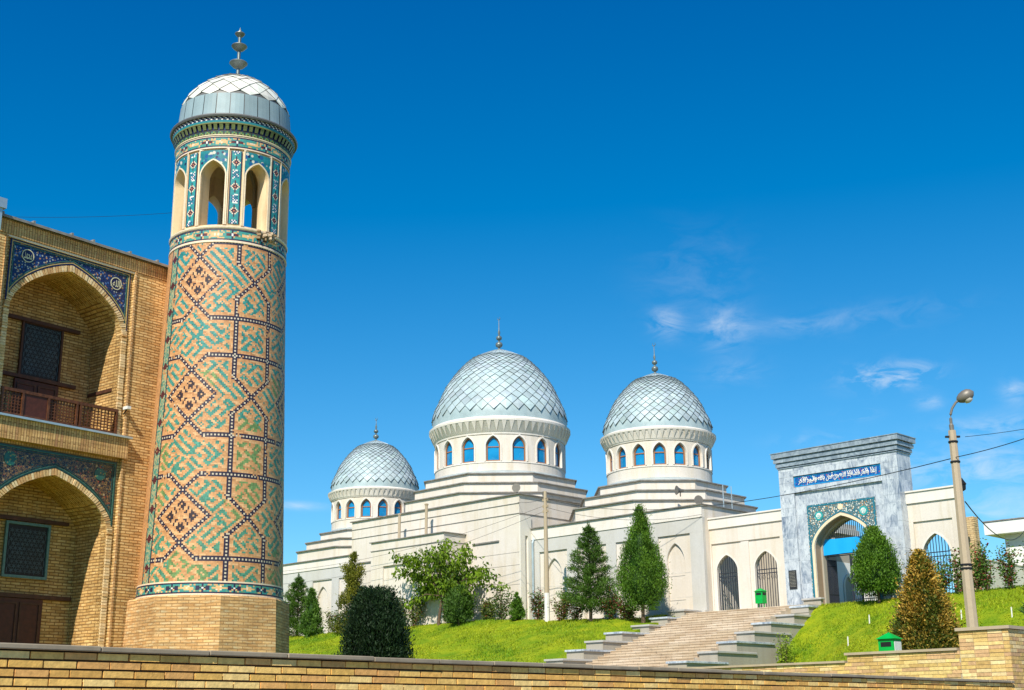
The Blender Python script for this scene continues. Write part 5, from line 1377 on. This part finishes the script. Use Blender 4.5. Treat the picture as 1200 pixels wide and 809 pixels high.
# ================================================================== POLES, BINS, WIRES
lp = thing('street_lamp', 'tall weathered concrete lamp post with one curved arm and oval lamp head', 'street lamp', G, (9.735, 28.38, 2.3))
X, Y = 9.735, 28.38
MB().lathe([(.132, 2.2), (.128, 3.3), (.112, 5.0), (.088, 7.55), (.085, 7.68), (0, 7.69)], (X, Y), 8).build('post', 'concrete', lp)
for z, rr in ((4.62, .121), (4.70, .120), (7.40, .098), (6.95, .10)): MB().lathe([(rr, z), (rr+.012, z+.01), (rr+.012, z+.035), (rr, z+.045)], (X, Y), 10).build('clamp_band', 'black_metal', lp)
MB().box(X-.16, X+.16, Y-.03, Y+.03, 7.52, 7.56).build('cross_bar', 'black_metal', lp)
arm = [(X, Y, 7.3), (X, Y, 7.95), (X+.01, Y, 8.05), (X+.05, Y-.02, 8.18), (X+.13, Y-.05, 8.30), (X+.22, Y-.08, 8.37)]
MB().tube(arm, [.035, .032, .03, .028, .027, .03], 8).lathe([(.05, 7.68), (.055, 7.8), (.03, 7.84)], (X, Y), 8).build('arm', 'lamp_metal', lp)
hd = Vector((X+.33, Y-.12, 8.43)); ax = Vector((.80, -.35, .42)).normalized()
MB().tube([hd+ax*t_ for t_ in (-.20, -.17, -.10, 0, .10, .17, .21)], [.02, .07, .115, .14, .13, .08, .01], 14).build('lamp_head', 'lamp_metal', lp, smooth=60)
dn = (Vector((0, 0, -1))-ax*Vector((0, 0, -1)).dot(ax)).normalized()
MB().tube([hd+ax*.02+dn*.10, hd+ax*.02+dn*.15, hd+ax*.02+dn*.17], [.10, .085, .03], 12).build('glass_bowl', 'lamp_glass', lp, smooth=60)
pl_ = thing('utility_pole', 'thin grey-brown concrete pole with a white painted foot in front of the mosque wing', 'pole', M, (-13.9, -3.55, 6.7))
MB().lathe([(.15, 6.5), (.145, 8.4)], (-13.9, -3.55), 8).build('painted_foot', 'white_peg', pl_)
MB().lathe([(.142, 8.4), (.09, 14.1), (0, 14.12)], (-13.9, -3.55), 8).build('post', 'concrete', pl_)
cr_ = MB()
for z in (13.55, 13.2, 12.9): cr_.box(-14.1, -13.7, -3.6, -3.5, z, z+.05).lathe([(.035, z+.05), (.045, z+.12), (0, z+.15)], (-14.07, -3.55), 6).lathe([(.035, z+.05), (.045, z+.12), (0, z+.15)], (-13.73, -3.55), 6)
cr_.build('insulators', 'concrete', pl_)


def bin_(label, fr, u, v, z, s=1.0):
    t_ = thing('litter_bin', label, 'litter bin', fr, (u, v, z), 'green metal litter bins')
    b = MB().box(u-.22*s, u+.22*s, v-.2*s, v+.2*s, z+.30*s, z+.92*s).build('body', 'green_paint', t_)
    MB().box(u-.15*s, u+.15*s, v-.206*s, v-.2*s, z+.72*s, z+.84*s).box(u+.22*s, u+.227*s, v-.14*s, v+.14*s, z+.72*s, z+.84*s).build('slot', 'dark_void', b)
    ro = MB(); e = .27*s; zz = z+.92*s; ap = (u, v, z+1.10*s); c4 = [(u-e, v-e*.95, zz), (u+e, v-e*.95, zz), (u+e, v+e*.95, zz), (u-e, v+e*.95, zz)]
    for i in range(4): ro.quad([c4[i], c4[(i+1) % 4], ap])
    ro.quad(c4[::-1]); ro.build('roof', 'green_paint', t_)
    for a in (-.18, .18): MB().box(u+a*s-.02, u+a*s+.02, v-.02, v+.02, z-.1, z+.30*s).build('leg', 'green_paint', t_)
    return t_


bin_('green metal litter bin with a pitched lid standing at the top of the stairs', M, -1.95, -.45, 6.9, .98)
bn2 = bin_('green pitched-lid litter bin with a white side plate behind the low brick wall', M, 21.2, -30.45, 2.48, .85)
MB().box(21.392, 21.404, -30.6, -30.3, 2.78, 3.2).build('side_plate', 'white_box', bn2)
PG = 'white pegs stuck in the lawns'
for (px, py, lb) in [(1019, 731, 'short white peg on the lawn, left of the brown-tipped thuja'), (994, 757, 'short white peg low on the bank behind the stepped brick wall'), (1127, 726, 'short white peg on the lawn just left of the lamp post'), (1186, 723, 'short white peg on the lawn right of the lamp post')]:
    d = pixdir(px, py); k = 30.
    for _ in range(1600):      # where the sight line first meets the bank
        p = Vector((0, 0, 1.6))+d*k; u_, v_ = to_local(M, p.x, p.y)
        if p.z <= float(height(u_, v_)) or k > 75: break
        k += .03
    t_ = thing('ground_peg', lb, 'peg', G, (p.x, p.y, p.z), PG); MB().tube([(p.x, p.y, p.z-.1), (p.x+.01, p.y, p.z+.36)], .028, 6).lathe([(.03, p.z+.36), (.04, p.z+.37), (.0, p.z+.40)], (p.x+.01, p.y), 6).build('stake', 'white_peg', t_)


def wire(label, a, b, sag, rr=.014, n=24, group='overhead wires'):
    t_ = thing('overhead_wire', label, 'wire', G, a, group); a, b = Vector(a), Vector(b)
    MB().tube([a.lerp(b, i/n)-Vector((0, 0, sag*4*(i/n)*(1-i/n))) for i in range(n+1)], rr, 4).build('cable', 'cable', t_)


def at(px, py, dist):
    d = pixdir(px, py); k = dist/math.hypot(d.x, d.y); return tuple(Vector((0, 0, 1.6))+d*k)


top = (X, Y, 7.5); ppt = M.w(-13.9, -3.55, 13.7)
wire('long dark wire crossing the gate front from the thin pole to the right', tuple(ppt), at(1125, 535, 30), .9, .011)
wire('dark wire rising from the lamp post top to the right picture edge', at(1120, 536, 29.9), at(1290, 478, 29), .1, .010)
wire('dark wire falling from the lamp post towards the flat roof of the white building', at(1131, 588, 30), at(1205, 612, 60), .8, .014)
wire('pale thin wire leaving the right picture edge beside the lamp post top', at(1131, 512, 30), at(1290, 485, 27), .05, .006)
wire('thin wire from the thin pole down to the central hall corner', tuple(ppt), tuple(M.w(-18.5, -1.0, 14.3)), .1, .01)
wire('long thin wire crossing the central hall front to the thin pole', tuple(M.w(-47, -3, 12.2)), tuple(M.w(-13.9, -3.55, 13.3)), 1.0, .010)
wire('lower thin wire crossing the bay front to the thin pole', tuple(M.w(-47, -3.2, 11.4)), tuple(M.w(-13.9, -3.55, 13.0)), 1.3, .010)
wire('thin wire from the thin pole along the wing front to the tall cypress', tuple(M.w(-13.9, -3.55, 13.2)), tuple(M.w(-5.6, -.1, 12.2)), .5, .010)
pm_ = at(-80, 250, 31.5)
wire('faint wire in the sky between the madrasah roof and the minaret', pm_, (TX-1.40, TY+.1, at(200, 241, 32)[2]), .12, .005)
rm = thing('roof_mast', 'thin roof mast on the madrasah carrying the faint wire to the minaret', 'mast', G, (pm_[0], pm_[1], 12.6))
MB().tube([(pm_[0], pm_[1], 12.5), pm_, (pm_[0], pm_[1], pm_[2]+.3)], .03, 6).build('pole', 'zinc_edge', rm)
